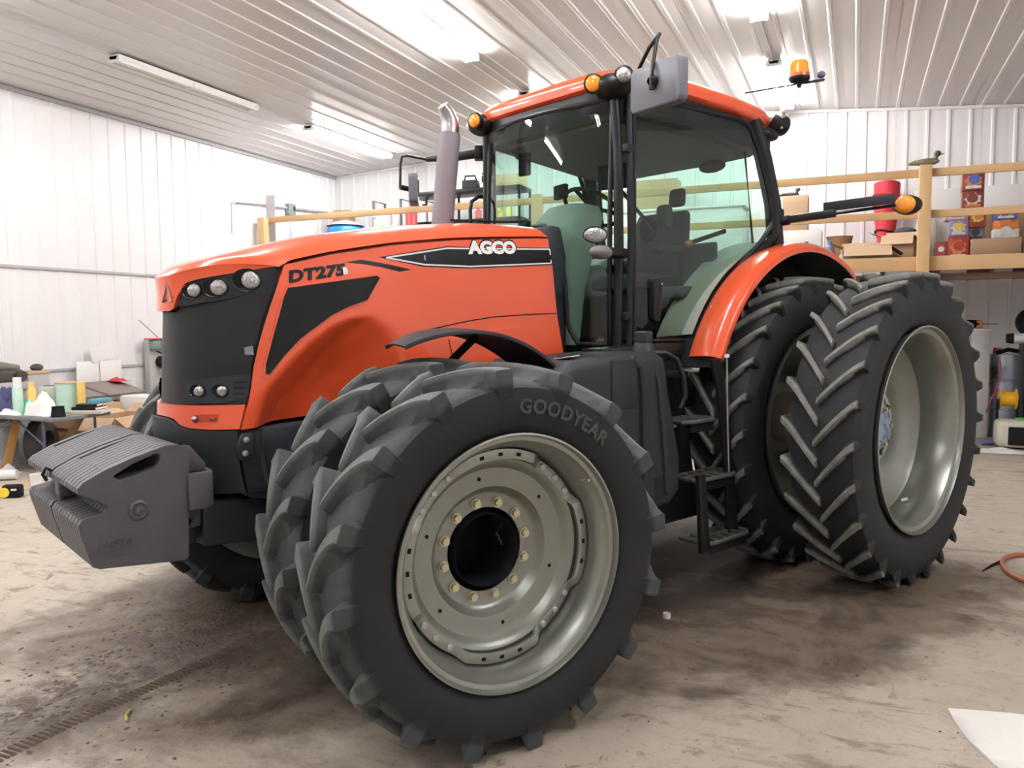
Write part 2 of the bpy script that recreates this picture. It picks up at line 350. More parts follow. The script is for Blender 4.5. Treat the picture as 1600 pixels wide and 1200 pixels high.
CONDM = mat('grey_conduit', (.5, .5, .51), .5, metal=.2)
def conduit(label, pts, r=.012, name='conduit', mt=None): return tag(MB().tube(pts, r, 8).build(name, mt or CONDM), label, 'conduit')
conduit('grey conduit along the ceiling before the unlit strip near the left wall', [(-8.15, y, ceil_z(-8.15)-.037) for y in (5.45, 7.05)])
conduit('short grey ceiling conduit between the unlit strip and the lit strip', [(-8.15, y, ceil_z(-8.15)-.037) for y in (9.51, 10.72)])
conduit('grey ceiling conduit joining the two lit strips left of the cab', [(-4.55, y, ceil_z(-4.55)-.037) for y in (9.43, 11.07)])
conduit('grey ceiling conduit leading from the top edge lit strip towards the beacon', [(-1.08, y, ceil_z(-1.08)-.037) for y in (9.73, 11.37)])

# ------------------------------------------------------------------ TRACTOR  (local frame: x to the rear, y to its right, z up)
YC = .03
DUALM = mat('pale_spacer_paint', (.46, .45, .38), .5)
TR = thing('tractor', 'large orange farm tractor on dual wheels with grey front weights and a glazed cab', 'tractor', (-2.591, 3.453, 0), 1.127)
def my(y): return 2*YC-y
# ---- tyres and rims
def tyre_mesh(Ro, W, Rr, Nl, h, A, wc, ws, flat, mt, pw, scoop, ends, seg=112):
    Rc = Ro-h; b = MB(); H = Ro-Rr
    half = [(.36*W, Rr-.015), (.40*W, Rr+.01), (.455*W, Rr+.14*H), (.49*W, Rr+.34*H), (.497*W, Rr+.5*H), (.478*W, Rr+.66*H), (.44*W, Rc-.032), (.36*W, Rc-.012), (.2*W, Rc-.003), (0, Rc)]
    prof = [(-a, r) for a, r in half]+[(a, r) for a, r in half[-2::-1]]
    prof += [(.34*W, Rr-.02), (-.34*W, Rr-.02)]
    b.lathe(prof, seg, closed=True)
    def rtop(t): return Ro-.016*t*t
    M_ = 9
    for side in (-1, 1):
        for k in range(Nl):
            a0 = 2*pi*(k+(.5 if side > 0 else 0))/Nl; rings = []
            for i in range(M_+1):
                t = i/M_; y = side*W*(-.012+.507*t); arc = A*(1-(1-t)**pw)/Ro
                hw = wc+(ws-wc)*t**1.3; rt_ = rtop(t); rb = Rc-.014 if t < .8 else Rc-.014-.03*(t-.8)/.2
                g = sstep(.0, .6, t); up_ = hw+.010+.012*g; lo = hw+.014+scoop*g; ac = a0-arc
                def P(off, r): a = ac+off/Ro; return (r*cos(a), y*(1-(.16*sstep(.55, 1, t) if r < Rc else 0)), r*sin(a))
                rings.append([P(-up_, rb), P(-hw-.003, rt_-.008), P(-hw+.003, rt_), P(hw-.003, rt_), P(hw+.004, rt_-.008), P(hw+.012+.2*(lo-hw), rt_-.62*(rt_-rb)), P(lo, rb)])
            for fr, yy, sw in ends:
                y = side*W*yy; rt_ = rtop(1)-fr*(h+.055); rb = Rc-.05-fr*.05; hw = ws*sw; lo = hw+.014+scoop*(1-fr*.6)
                def P(off, r, k=1.): a = ac+off/Ro; return (r*cos(a), y*k, r*sin(a))
                c_ = lambda r: min(r, rt_-.004)
                rings.append([P(-hw-.02, c_(rb), .86), P(-hw-.003, rt_-.006), P(-hw+.003, rt_), P(hw-.003, rt_), P(hw+.003, rt_-.006), P(hw+.012+.2*(lo-hw), c_(rt_-.6*(rt_-rb)), .93), P(lo, c_(rb), .86)])
            b.loft(rings)
    for i, p in enumerate(b.v):
        if p[2] < -flat: b.v[i] = (p[0], p[1], -flat)
    me = b.mesh('tyre', 33); me.materials.append(mt); return me
FT = tyre_mesh(.772, .385, .505, 16, .054, .235, .016, .034, .753, RUBF, 1.7, .078, ((.45, .508, 1.0), (1.0, .494, .85)))
RT = tyre_mesh(1.015, .445, .665, 26, .045, .245, .0165, .019, .982, RUBR, 1.18, .016, ((.55, .500, .9), (1.1, .480, .7)))

def rim_front():
    pr = [(.012, .505), (-.004, .507), (-.007, .499), (.010, .492), (.026, .490), (.030, .474), (.056, .471), (.060, .456), (.066, .454), (.112, .450), (.116, .440), (.150, .434), (.30, .440), (.318, .468), (.335, .505),
          (.345, .505), (.33, .46), (.31, .43), (.148, .428), (.110, .440), (.066, .448), (.05, .462), (.02, .475)]
    return MB().lathe(pr, 96, closed=True).mesh('wheel_rim', 35)
def disc_front():
    pr = [(.150, .405), (.146, .385), (.152, .372), (.170, .360), (.188, .345), (.193, .325), (.194, .285), (.198, .268), (.225, .250), (.240, .238), (.2435, .230), (.2435, .174), (.262, .174), (.262, .24), (.215, .28), (.212, .34), (.166, .40)]
    return MB().lathe(pr, 96, closed=True).mesh('wheel_disc', 35)
def bracket_front():
    b = MB(); n = 144; rows = []
    for i in range(n):
        a = 2*pi*i/n; q = abs(((a+pi/4) % (pi/2))-pi/4)      # distance from the middle of a raised arc
        k = 1-sstep(R(23), R(30), q)
        ri, ro = .378+.012*k, .418+.012*k; d = .146-.030*k
        rows.append([(r*cos(a), dd, r*sin(a)) for dd, r in ((d, ri), (d-.001, ri+.004), (d-.001, ro-.004), (d, ro), (d+.014, ro), (d+.014, ri))])
    return b.grid(rows, cu=True, cv=True).mesh('mounting_ring', 30)
def nut_mesh(r, h):
    b = MB(); b.prism([(r*cos(pi*i/3), r*sin(pi*i/3)) for i in range(6)], 'y', -h, .003)
    return b.lathe([(.001, r*1.35), (-h*.25, r*1.35), (-h*.25, r)], 16).mesh('wheel_nut', 30)
MESH = {}
for nm, me, mm in (('rimF', rim_front(), RIM), ('discF', disc_front(), DISCM), ('ringF', bracket_front(), RIM), ('nut', nut_mesh(.0165, .02), STEEL),
                   ('rivet', MB().lathe([(.002, .0145), (-.006, .0145), (-.010, .011), (-.011, 0)], 14).mesh('bolt_head'), GALV),
                   ('hole', MB().box((0, 0, 0), (.014, .003, .019)).mesh('slot'), MATBLACK), ('dot', MB().lathe([(.001, .008), (-.0015, .008), (-.0015, 0)], 12).mesh('drain_hole'), MATBLACK)):
    me.materials.append(mm); MESH[nm] = me
def rim_rear():
    pr = [(.014, .664), (-.004, .667), (-.007, .657), (.012, .648), (.040, .645), (.046, .625), (.085, .621), (.092, .612), (.097, .598), (.112, .598), (.118, .610), (.155, .606), (.16, .590), (.178, .590), (.184, .600), (.215, .596), (.222, .580), (.26, .574), (.36, .60), (.385, .64), (.41, .664), (.42, .664), (.40, .62), (.37, .585), (.26, .57), (.16, .576), (.08, .59), (.03, .62)]
    return MB().lathe(pr, 96, closed=True).mesh('wheel_rim', 35)
def disc_rear():
    pr = [(.235, .585), (.250, .575), (.290, .545), (.345, .47), (.362, .40), (.360, .33), (.345, .255), (.325, .225), (.310, .215), (.310, .0), (.33, .0), (.33, .22), (.385, .40), (.31, .56), (.26, .59)]
    return MB().lathe(pr, 80).mesh('wheel_disc', 35)
for nm, me, mm in (('nutdark', nut_mesh(.0165, .02), mat('dull_bolt', (.09, .085, .075), .5, metal=.5)), ('rimR', rim_rear(), RIM), ('discR', disc_rear(), DISCM)): me.materials.append(mm); MESH[nm] = me
def at(o, c, rz, side):  # place a wheel piece: side -1 faces left (-y), +1 faces right
    o.location = c; o.rotation_euler = (0, 0, rz if side < 0 else rz+pi)
ST = -.15; AXF = V3(.149, .989, 0)
def front_wheel(c, side, detail):   # c = outer flange centre when side=-1
    c = Vector(c); mid = c+AXF*(.17 if side < 0 else -.17)
    t = link('tyre', FT, TR, mid, (0, 0, ST))
    rm = link('wheel_rim', MESH['rimF'], TR); at(rm, c, ST, side)
    dc = link('wheel_disc', MESH['discF'], rm); rg = link('mounting_ring', MESH['ringF'], rm)
    if detail:
        for i in range(12):
            a = R(12+30*i); link('wheel_nut', MESH['nut'], rm, (.197*cos(a), .2435, .197*sin(a)), (0, a, 0))
        for j in range(4):
            for k in (-12, 0, 12):
                a = R(90*j+k); link('slot', MESH['hole'], rm, (.410*cos(a), .1148, .410*sin(a)), (0, -a, 0))
                a = R(90*j+45+k*.95); link('bolt_head', MESH['rivet'], rm, (.399*cos(a), .146, .399*sin(a)))
        for i in range(6):
            a = R(40+60*i); link('drain_hole', MESH['dot'], rm, (.308*cos(a), .1935, .308*sin(a)))
        MB().tube([(.36, .07, .275), (.372, .045, .284), (.366, .02, .28)], .006, 8).build('valve_stem', STEEL, rm)
    return t
ft0 = front_wheel((0, -1.566, .755), -1, True)
front_wheel(Vector((0, -1.566, .755))+AXF*.54, -1, False)
cr = Vector((.122, my(-.755), .755))
front_wheel(cr+AXF*.10+AXF*.17, 1, False); front_wheel(cr+AXF*.643+AXF*.17, 1, False)
# raised lettering on the front outer tyre (tyre local frame, face at -y)
def arc_text(txt, r0, size, a_mid, parent, name, yface, mt, bold=.0):
    me = textmesh(txt, size, .002, bold, spacing=1.12); xs = [v.co.x for v in me.vertices]; xm = (min(xs)+max(xs))/2
    for v in me.vertices:
        a = a_mid-(v.co.x-xm)/r0; r = r0+v.co.y-size*.35
        v.co = (r*cos(a), yface-v.co.z, r*sin(a))
    me.materials.append(mt); return link(name, me, parent)
LETTER = mat('worn_tyre_lettering', (.042, .044, .041), .6)
arc_text('GOODYEAR', .612, .078, R(68), ft0, 'tyre_lettering', -.192, LETTER, .0025)
def rear_wheel(c, side, detail):
    c = Vector(c); sg = 1 if side < 0 else -1
    t = link('tyre', RT, TR, c+V3(0, .21*sg, 0)); rm = link('wheel_rim', MESH['rimR'], TR); at(rm, c, 0, side)
    link('wheel_disc', MESH['discR'], rm)
    if detail:
        hb = MB().lathe([(.312, .155), (.285, .155), (.275, .145), (.270, .10), (.262, .095), (.262, 0)], 40).build('hub_cap', BLUEHUB, rm)
        for i in range(10):
            a = 2*pi*i/10; link('wheel_nut', MESH['nutdark'], rm, (.195*cos(a), .312, .195*sin(a)))
            if i % 2 == 0: link('wheel_nut', MESH['nut'], rm, (.12*cos(a), .272, .12*sin(a)))
        MB().tube([(-.04+.25, .22, -.52), (.24, .19, -.505)], .011, 8).build('valve_stem', WHITE, rm)
XR_ = 3.29
rear_wheel((XR_, -1.77, .985), -1, True); rear_wheel((XR_, -1.07, .985), -1, False)
rear_wheel((XR_, my(-1.77), .985), 1, False); rear_wheel((XR_, my(-1.07), .985), 1, False)
for sg in (-1, 1): MB().lathe([(-.36, .0), (-.36, .24), (-.33, .25), (-.32, .19), (.32, .19), (.33, .25), (.35, .25), (.35, 0)], 32, c=(XR_, YC+sg*1.13, .985)).build('dual_spacer', DUALM, TR)
MB().lathe([(-1.46, .02), (-1.46, .16), (-1.0, .16), (-.95, .1), (-.3, .14), (-.3, .32), (.36, .32), (.36, .14), (1.0, .1), (1.06, .16), (1.52, .16), (1.52, .02)], 32, c=(XR_, 0, .985)).build('rear_axle', FRAME, TR)
s = MB()
for side in (-1, 1):
    c = Vector((.122, YC+side*.785, .755))
    s.lathe([(-.25*side, .13), (.0, .17), (.32*side, .173), (.45*side, .16), (.60*side, .15)], 28, c=c, axis=AXF)
s.box((.122, YC, .72), (.24, 1.35, .2)); s.box((.122, YC, .62), (.5, .5, .26))
s.build('front_axle', FRAME, TR, bev=.01)
cc = Vector((.0, -1.566, .755))+AXF*.255
MB().lathe([(0, .1735), (.22, .172), (.22, .12), (.2, .11), (.2, 0)], 40, c=cc, axis=AXF).build('axle_hub', MATBLACK, TR)
MB().tube([cc+V3(.10, -.005, .09), cc+V3(.108, .05, .03), cc+V3(.10, .0, .0), cc+V3(.085, .02, .05)], .005, 6).build('brake_hose', PLASTIC, TR)

# ---- hood
EZ = [1.2, 1.321, 1.349, 1.43, 1.511, 1.602, 1.682, 1.782, 1.865, 1.952]; EX = [-.592, -.558, -.548, -.531, -.517, -.493, -.467, -.43, -.394, -.353]
def plan(y, xs, xn): t = min(1, abs(y-YC)/.41); return xn+(xs-xn)*t**2.2
def gx(y, z, off=0): return plan(y, interp(z, EZ, EX), interp(z, [1.2, 1.315, 1.79, 1.9], [-.772, -.769, -.752, -.745])-off)
ZCX = [-.86, -.6, -.36, -.12, .22, .6, 1.2, 1.33]; ZCZ = [1.83, 1.895, 1.951, 2.011, 2.074, 2.123, 2.172, 2.178]
ZSX = [-.847, -.78, -.702, -.565, -.422, -.272, -.056, .174, .42, .661, .84, 1.179, 1.33]; ZSZ = [1.862, 1.900, 1.936, 1.981, 2.019, 2.064, 2.115, 2.154, 2.194, 2.220, 2.239, 2.254, 2.252]
def zc(x): return interp(x, ZCX, ZCZ)
def smooth_tab(x, xs, ys, d=.08): return sum(interp(x+k*d, xs, ys) for k in (-1, -.5, 0, .5, 1))/5
def ztop(x, y):
    a = smooth_tab(x, ZCX, ZCZ); b_ = smooth_tab(x, ZSX, ZSZ)+.022; v = min(1, max(0, (.42-abs(y-YC))/.42))
    return a+(b_-a)*(1-(1-v)**4)
REC = [(-.54, 1.15), (-.518, 1.235), (-.466, 1.373), (-.356, 1.488), (-.251, 1.587), (-.144, 1.662), (-.036, 1.705), (.078, 1.71), (.147, 1.669), (.2, 1.59), (.26, 1.40), (.30, 1.15)]
def recess(x, z):   # how far inside the wheel scoop (x,z) lies
    best = 9; inside = False
    for i in range(len(REC)-1):
        ax, az = REC[i]; bx, bz = REC[i+1]; dx, dz = bx-ax, bz-az; t = min(1, max(0, ((x-ax)*dx+(z-az)*dz)/(dx*dx+dz*dz)))
        w_ = 1.0 if i < 7 else 2.4
        best = min(best, math.hypot(x-ax-t*dx, z-az-t*dz)/w_)
    j = len(REC)-1
    for i in range(len(REC)):
        (xi, zi), (xj, zj) = REC[i], REC[j]
        if (zi > z) != (zj > z) and x < (xj-xi)*(z-zi)/(zj-zi)+xi: inside = not inside
        j = i
    d = best if inside else -best
    return .125*sstep(-.01, .15, d) - .012*sstep(-.12, -.0, d)*(1 if d < 0 else 1-sstep(0, .03, d))
def hoody(x, z):
    y = -.41+.03*sstep(.2, -.6, x)
    t = (zc(x)-z); y += .016*sstep(.14, 0, t)
    return y+recess(x, z)
def zlow(x): return interp(x, [-.6, -.28, .3, .9, 1.45], [1.215, 1.235, 1.27, 1.36, 1.42])
def xrear(z): return interp(z, [1.4, 1.5, 1.737, 2.02, 2.26], [1.425, 1.41, 1.357, 1.321, 1.29])
def hood_side(sgn):
    rows = []; NT, NX = 44, 84
    for i in range(NT+1):
        row = []
        for j in range(NX+1):
            t = i/NT; zg = 1.22+(1.951-1.22)*t; xf = interp(zg, EZ, EX)+.002; x = xf+(1.36-xf)*j/NX
            z = zlow(x)+(zc(x)-zlow(x))*t; x = xf+(xrear(z)-xf)*j/NX
            z = zlow(x)+(zc(x)-zlow(x))*t
            y = hoody(x, z); row.append((x, y if sgn < 0 else my(y), z))
        rows.append(row)
    inner = [[(x, y+(.018 if sgn < 0 else -.018), z) for x, y, z in r] for r in rows]
    return MB().grid(rows+inner[::-1], cu=True).build('hood_side_panel', ORANGE, TR, ang=50)
hood_side(-1); hood_side(1)
# hood top with the front lip and the nose tongue
rows = []; NY = 40
LY = [-.39, -.378, -.332, -.267, -.183, -.143, -.105, -.081, -.06, .03]; LZ = [1.951, 1.951, 1.932, 1.909, 1.886, 1.872, 1.82, 1.755, 1.745, 1.745]
def liplow(y): q = -abs(y-YC)+YC; return interp(q, LY, LZ)
for j in range(NY+1):
    u = -1+2*j/NY; y = YC+(.42-.016)*math.copysign(abs(u)**.8, u); xf = plan(y, -.358, -.775)
    row = []; lz = liplow(y); ze = ztop(xf, y)-.012
    row += [(gx(y, lz, .014)+.02, y, lz+.01), (gx(y, lz, .022), y, lz), (gx(y, (lz+ze)/2, .024), y, (lz+ze)/2), (xf-.006, y, ze-.01)]
    for k in range(1, 61):
        x = xf+(1.315-xf)*(k/60)**1.15; row.append((x, y, ztop(x, y)-.014*(1-sstep(0, .05, x-xf))))
    row += [(1.315, y, ztop(1.315, y)-.02), (.4, y, ztop(.4, y)-.02)]
    rows.append(row)
MB().grid(rows, cv=True).build('hood_top', ORANGE, TR, ang=48)
# dark gap line between top and side
MB().tube([(x, hoody(x, zc(x))+.004, zc(x)+.001) for x in [-.325+k*.04 for k in range(41)]], .004, 6).build('hood_seam', MATBLACK, TR)
def on_side(nm, poly, mt, off, dens=14, curve=None):   # thin slab lying on the near hood side
    bm = bmesh.new(); vs = [bm.verts.new((x, 0, z)) for x, z in poly]; bm.faces.new(vs)
    bmesh.ops.triangulate(bm, faces=bm.faces)
    for _ in range(3 if dens > 1 else 1): bmesh.ops.subdivide_edges(bm, edges=[e for e in bm.edges if e.calc_length() > .05], cuts=1, use_grid_fill=False); bmesh.ops.triangulate(bm, faces=[f for f in bm.faces if len(f.verts) > 3])
    r = bmesh.ops.extrude_face_region(bm, geom=list(bm.faces)); top = [g for g in r['geom'] if isinstance(g, bmesh.types.BMVert)]
    tops = set(top)
    for v in bm.verts: v.co.y = hoody(v.co.x, v.co.z)-(off if v in tops else -.003)
    bmesh.ops.recalc_face_normals(bm, faces=bm.faces)
    me = bpy.data.meshes.new(nm); bm.to_mesh(me); bm.free(); me.materials.append(mt)
    me.polygons.foreach_set('use_smooth', [True]*len(me.polygons)); me.set_sharp_from_angle(angle=R(40))
    return link(nm, me, TR)
SCR = [(-.345, 1.848), (-.10, 1.886), (.112, 1.918), (.128, 1.908), (.052, 1.798), (-.045, 1.766), (-.137, 1.724), (-.22, 1.675), (-.296, 1.616), (-.375, 1.54), (-.449, 1.456), (-.466, 1.458), (-.462, 1.50), (-.436, 1.582), (-.415, 1.65), (-.393, 1.718), (-.365, 1.81)]
on_side('side_screen_seal', [((x+.16)*1.045-.16, (z-1.72)*1.05+1.72) for x, z in SCR], ORANGE, .004)
on_side('side_screen', SCR, SCREEN, .006)
on_side('hood_stripe', [(.131, 2.010), (.554, 2.089), (.691, 2.094), (1.316, 2.124), (1.319, 2.024), (.703, 1.978), (.39, 1.974), (.188, 2.010)], DECALB, .0012)
st_o = [(.175, 2.010), (.56, 2.079), (.70, 2.085), (1.306, 2.115), (1.309, 2.033), (.70, 1.988), (.40, 1.985)]
def ring_strip(pts, wd, nm, mt, off):
    n = len(pts); c = (sum(p[0] for p in pts)/n, sum(p[1] for p in pts)/n); s = MB()
    for i in range(n):
        a, b_ = pts[i], pts[(i+1) % n]; L_ = math.hypot(b_[0]-a[0], b_[1]-a[1]); k = max(1, int(L_/.05))
        for q in range(k):
            p0 = (a[0]+(b_[0]-a[0])*q/k, a[1]+(b_[1]-a[1])*q/k); p1 = (a[0]+(b_[0]-a[0])*(q+1)/k, a[1]+(b_[1]-a[1])*(q+1)/k)
            s.bar((p0[0], hoody(*p0)-off, p0[1]), (p1[0], hoody(*p1)-off, p1[1]), .0012, wd)
    return s.build(nm, mt, TR)
ring_strip(st_o, .008, 'stripe_outline', DECALW, .0022)
on_side('hood_swoosh', [(-.05, 1.977), (.039, 1.994), (.18, 1.978), (.322, 1.956), (.248, 1.943), (.14, 1.962), (.039, 1.973)], DECALB, .0012)
def side_text(txt, x0, z0, dxz, size, nm, mt, off, bold, fit, shear=0, sp=1.0):
    me = textmesh(txt, size, .0008, bold, shear, sp, fit)
    bm = bmesh.new(); bm.from_mesh(me); bmesh.ops.triangulate(bm, faces=bm.faces)
    for _ in range(3): bmesh.ops.subdivide_edges(bm, edges=[e for e in bm.edges if e.calc_length() > .012], cuts=1); bmesh.ops.triangulate(bm, faces=[f for f in bm.faces if len(f.verts) > 3])
    bm.to_mesh(me); bm.free()
    for v in me.vertices:
        x = x0+v.co.x; z = z0+v.co.x*dxz+v.co.y; v.co = (x, hoody(x, z)-off-v.co.z, z)
    me.materials.append(mt); return link(nm, me, TR)
side_text('AGCO', .684, 2.045, .055, .1, 'lettering_outline', DECALB, .0033, .010, (.361, .091))  # black printed outline behind the white letters
side_text('AGCO', .692, 2.053, .055, .1, 'brand_lettering', DECALW, .0055, .006, (.345, .075))
side_text('DT275', -.338, 1.868, .16, .08, 'model_lettering', DECALB, .0025, .0045, (.285, .060), .1, 1.05)
side_text('B', -.066, 1.918, .1, .04, 'letter_sticker', DECALW, .003, .002, (.026, .034))
side_text('I', .405, 2.008, .0, .04, 'decal_scuff', DECALW, .003, .0, (.004, .026))
# panel seams on the rear of the hood side
def seam(pts, r=.004): MB().tube([(x, hoody(x, z)+.0015, z) for x, z in pts], r, 6).build('panel_seam', MATBLACK, TR)
seam([(.40, 1.645), (.547, 1.672), (.70, 1.697), (.858, 1.716), (1.1, 1.730), (1.35, 1.739)])
on_side('hood_step_panel', [(.55, 1.598), (.766, 1.632), (1.19, 1.674), (1.208, 1.66), (1.235, 1.50), (1.2, 1.42), (.6, 1.40)], ORANGE, .008)
# ---- grille and lamps
def gpatch(nm, rowsyz, mt, off, thick=.014, ang=40):
    out = [[(gx(y, z, off), y, z) for y, z in r] for r in rowsyz]; inn = [[(gx(y, z, off)+thick, y, z) for y, z in r] for r in rowsyz]
    return MB().grid(out+inn[::-1], cu=True).build(nm, mt, TR, ang=ang)
ys = [YC+(-.41+.82*j/48)*.995 for j in range(49)]
def gz0(y): return 1.322-.008*(1-((y-YC)/.41)**2)
def gclip(y, z): return YC+(y-YC)*min(.995, (YC-hoody(interp(z, EZ, EX), z)-.003)/.41)
gpatch('grille', [[(gclip(y, gz0(y)+(liplow(y)-.004-gz0(y))*i/24), gz0(y)+(liplow(y)-.004-gz0(y))*i/24) for y in ys] for i in range(25)], GRILLE, -.006, .02)
BY = [-.38, -.374, -.334, -.29, -.251, -.21, -.155, -.09, .03]; BZ = [1.845, 1.843, 1.824, 1.803, 1.789, 1.784, 1.769, 1.764, 1.757]
def bandlow(y): return interp(-abs(y-YC)+YC, BY, BZ)
yb_ = [YC+(y-YC)*.955 for y in ys]
gpatch('lamp_band', [[(y, bandlow(y)+(liplow(y)+.004-bandlow(y))*i/4) for y in yb_] for i in range(5)], BANDM, .006, .02)
def gnormal(y, z):
    e = .004; tx = Vector((gx(y+e, z)-gx(y-e, z), 2*e, 0)); tz = Vector((gx(y, z+e)-gx(y, z-e), 0, 2*e)); n = tx.cross(tz); n.normalize()
    return n if n.x < 0 else -n
def lamp(y, z, r, nm, tilt=.0, sq=1.):
    for sg in (-1, 1):
        yy = y if sg < 0 else my(y); n = gnormal(yy, z); aim = (n+Vector((-1.1, 0, 0))).normalized(); P = Vector((gx(yy, z, .004), yy, z))
        tv = Vector((0, 0, 1)).cross(n).normalized()*(-sg); tv = tv if tv.x < 0 else -tv
        C = P+tv*r*.42
        def el(d, k, kx): return [C+n*d+tv*(r*kx*cos(2*pi*i/32))+Vector((0, 0, 1))*(r*k*sin(2*pi*i/32)) for i in range(32)]
        cup = MB().loft([el(.004, 1.30, 1.66), el(.010, 1.26, 1.62), el(.008, 1.14, 1.5), el(-.004, 1.1, 1.46)]).build(nm+'_bezel', BANDM, TR)
        MB().loft([el(.0055, 1.14, 1.5), el(.0045, 1.10, 1.46)]).build('lamp_cup', MATBLACK, cup)
        MB().lathe([(.002, r*1.0), (.008, r*1.0), (.012, r*.94), (.0175, r*.6), (.019, 0)], 28, c=P+n*.002, axis=(n-tv*.18)).build('lamp_lens', LENS, cup)
lamp(-.322, 1.880, .041, 'headlamp'); lamp(-.245, 1.848, .036, 'headlamp'); lamp(-.165, 1.836, .030, 'headlamp')
LB = [(-.143, 1.426), (-.25, 1.442), (-.375, 1.462), (-.38, 1.362), (-.33, 1.337), (-.287, 1.329), (-.25, 1.336), (-.22, 1.328), (-.186, 1.326), (-.15, 1.356)]
for sg in (-1, 1):
    s = MB(); f_ = lambda y: y if sg < 0 else my(y)
    top = [(-.143-.0237*k*1.0, 1.426+.0037*k) for k in range(11)]; bot = [(y, interp(-y, [.143, .15, .186, .22, .25, .287, .33, .38], [1.36, 1.356, 1.326, 1.328, 1.336, 1.329, 1.337, 1.362])) for y, _ in top]
    s.grid([[(gx(f_(y), z, .008), f_(y), z) for y, z in top], [(gx(f_(y), z, .008), f_(y), z) for y, z in bot], [(gx(f_(y), z, -.01), f_(y), z) for y, z in bot], [(gx(f_(y), z, -.01), f_(y), z) for y, z in top]], cu=True)
    s.build('work_lamp_housing', BANDM, TR)
    for k in range(3):
        z = 1.372+.026*k; MB().tube([(gx(f_(y), z+.03*(-y-.30), .010), f_(y), z+.03*(-y-.30)) for y in (-.335, -.35, -.372)], .003, 5).build('housing_rib', BLACK, TR)
lamp(-.215, 1.384, .024, 'work_lamp'); lamp(-.300, 1.386, .024, 'work_lamp')
P = Vector((gx(-.365, 1.566, .004), -.365, 1.566)); MB().prism([(-.016, -.02), (.012, -.018), (.014, .014), (-.012, .02)], 'x', -.002, .002, fn=lambda q: (P.x+q[0]-q[1]*.95-.006, P.y+q[1]-.0, P.z+q[2])).build('reflector_tag', mat('grey_tag', (.22, .24, .27), .4), TR)
# triangular metal emblem on the nose
def EM(y, z): return (gx(y, z, .028), y, z)
MB().tube([EM(-.075, 1.785), EM(-.045, 1.872), EM(-.012, 1.785), EM(-.038, 1.800)], .0055, 6).build('nose_emblem', CHROME, TR)
# chin
CY = [-.38, -.366, -.286, -.184, -.131, -.088, -.034, .03]; CZ = [1.219, 1.218, 1.215, 1.218, 1.228, 1.255, 1.262, 1.262]
def chinlow(y): return interp(-abs(y-YC)+YC, CY, CZ)
gpatch('chin_panel', [[(y, chinlow(y)+(gz0(y)+.004-chinlow(y))*i/4) for y in ys] for i in range(5)], ORANGE, .016, .03)
REDD = mat('deep_orange_pocket', (.45, .05, .02), .4)
s = MB(); pk = [(-.205+.0-.0098*k, 1.243+.0006*k) for k in range(11)]
s.grid([[(gx(y, z, .0175), y, z) for y, z in pk], [(gx(y, z+.036, .0175), y, z+.036) for y, z in pk], [(gx(y, z+.036, .0), y, z+.036) for y, z in pk], [(gx(y, z, .0), y, z) for y, z in pk]], cu=True).build('chin_pocket', REDD, TR)
MB().ball((gx(-.213, 1.261, .024), -.213, 1.261), .014).build('pin_knob', CHROME, TR)
MB().box((gx(-.283, 1.264, .02), -.283, 1.264), (.012, .03, .014), rz=.75).build('latch', REDD, TR, bev=.003)

# ---- front frame, weight carrier
def pl(y, off): return plan(y, -.56, -.772)-off
rows = []
for i in range(9):
    t = i/8; row = []
    for y in ys:
        zt = chinlow(y)-.006; zb = .915-.02*0; q = abs(y-YC)/.41; zb = .93-.03*(1-q)
        row.append((pl(y, .035-.03*t+.012*sin(pi*t)), y*1.0, zt+(zb-zt)*t))
    rows.append(row)
inn = [[(x+.12, y, z) for x, y, z in r] for r in rows]
MB().grid(rows+inn[::-1], cu=True).build('front_bolster', PLASTIC, TR, ang=45)
for sg in (-1, 1):
    y0 = YC+sg*.395; y1 = YC+sg*.30
    s = MB().prism([(-.60, 1.215), (-.40, 1.215), (.40, 1.25), (1.0, 1.32), (1.0, .72), (.3, .62), (-.36, .86), (-.55, .90)], 'y', min(y0, y1), max(y0, y1))
    s.build('frame_rail', FRAME, TR, bev=.015)
s = MB().prism([(-.585, 1.20), (-.535, 1.20), (-.53, 1.10), (-.55, 1.08), (-.60, 1.08), (-.61, 1.14)], 'y', -.402, -.375)
bp = s.build('bolt_plate', PLASTIC, TR, bev=.006)
for xx, zz in ((-.572, 1.172), (-.578, 1.112)): MB().lathe([(0, .013), (-.01, .013), (-.012, .009), (-.012, 0)], 12, c=(xx, -.402, zz)).build('bolt_head', GALV, bp)
MB().prism([(-.74, .90), (-.36, .88), (-.30, .66), (-.742, .70)], 'y', YC-.34, YC+.34).build('weight_carrier', FRAME, TR, bev=.02)
MB().box((-.60, YC, .80), (.42, .5, .2)).build('carrier_beam', FRAME, TR, bev=.01)
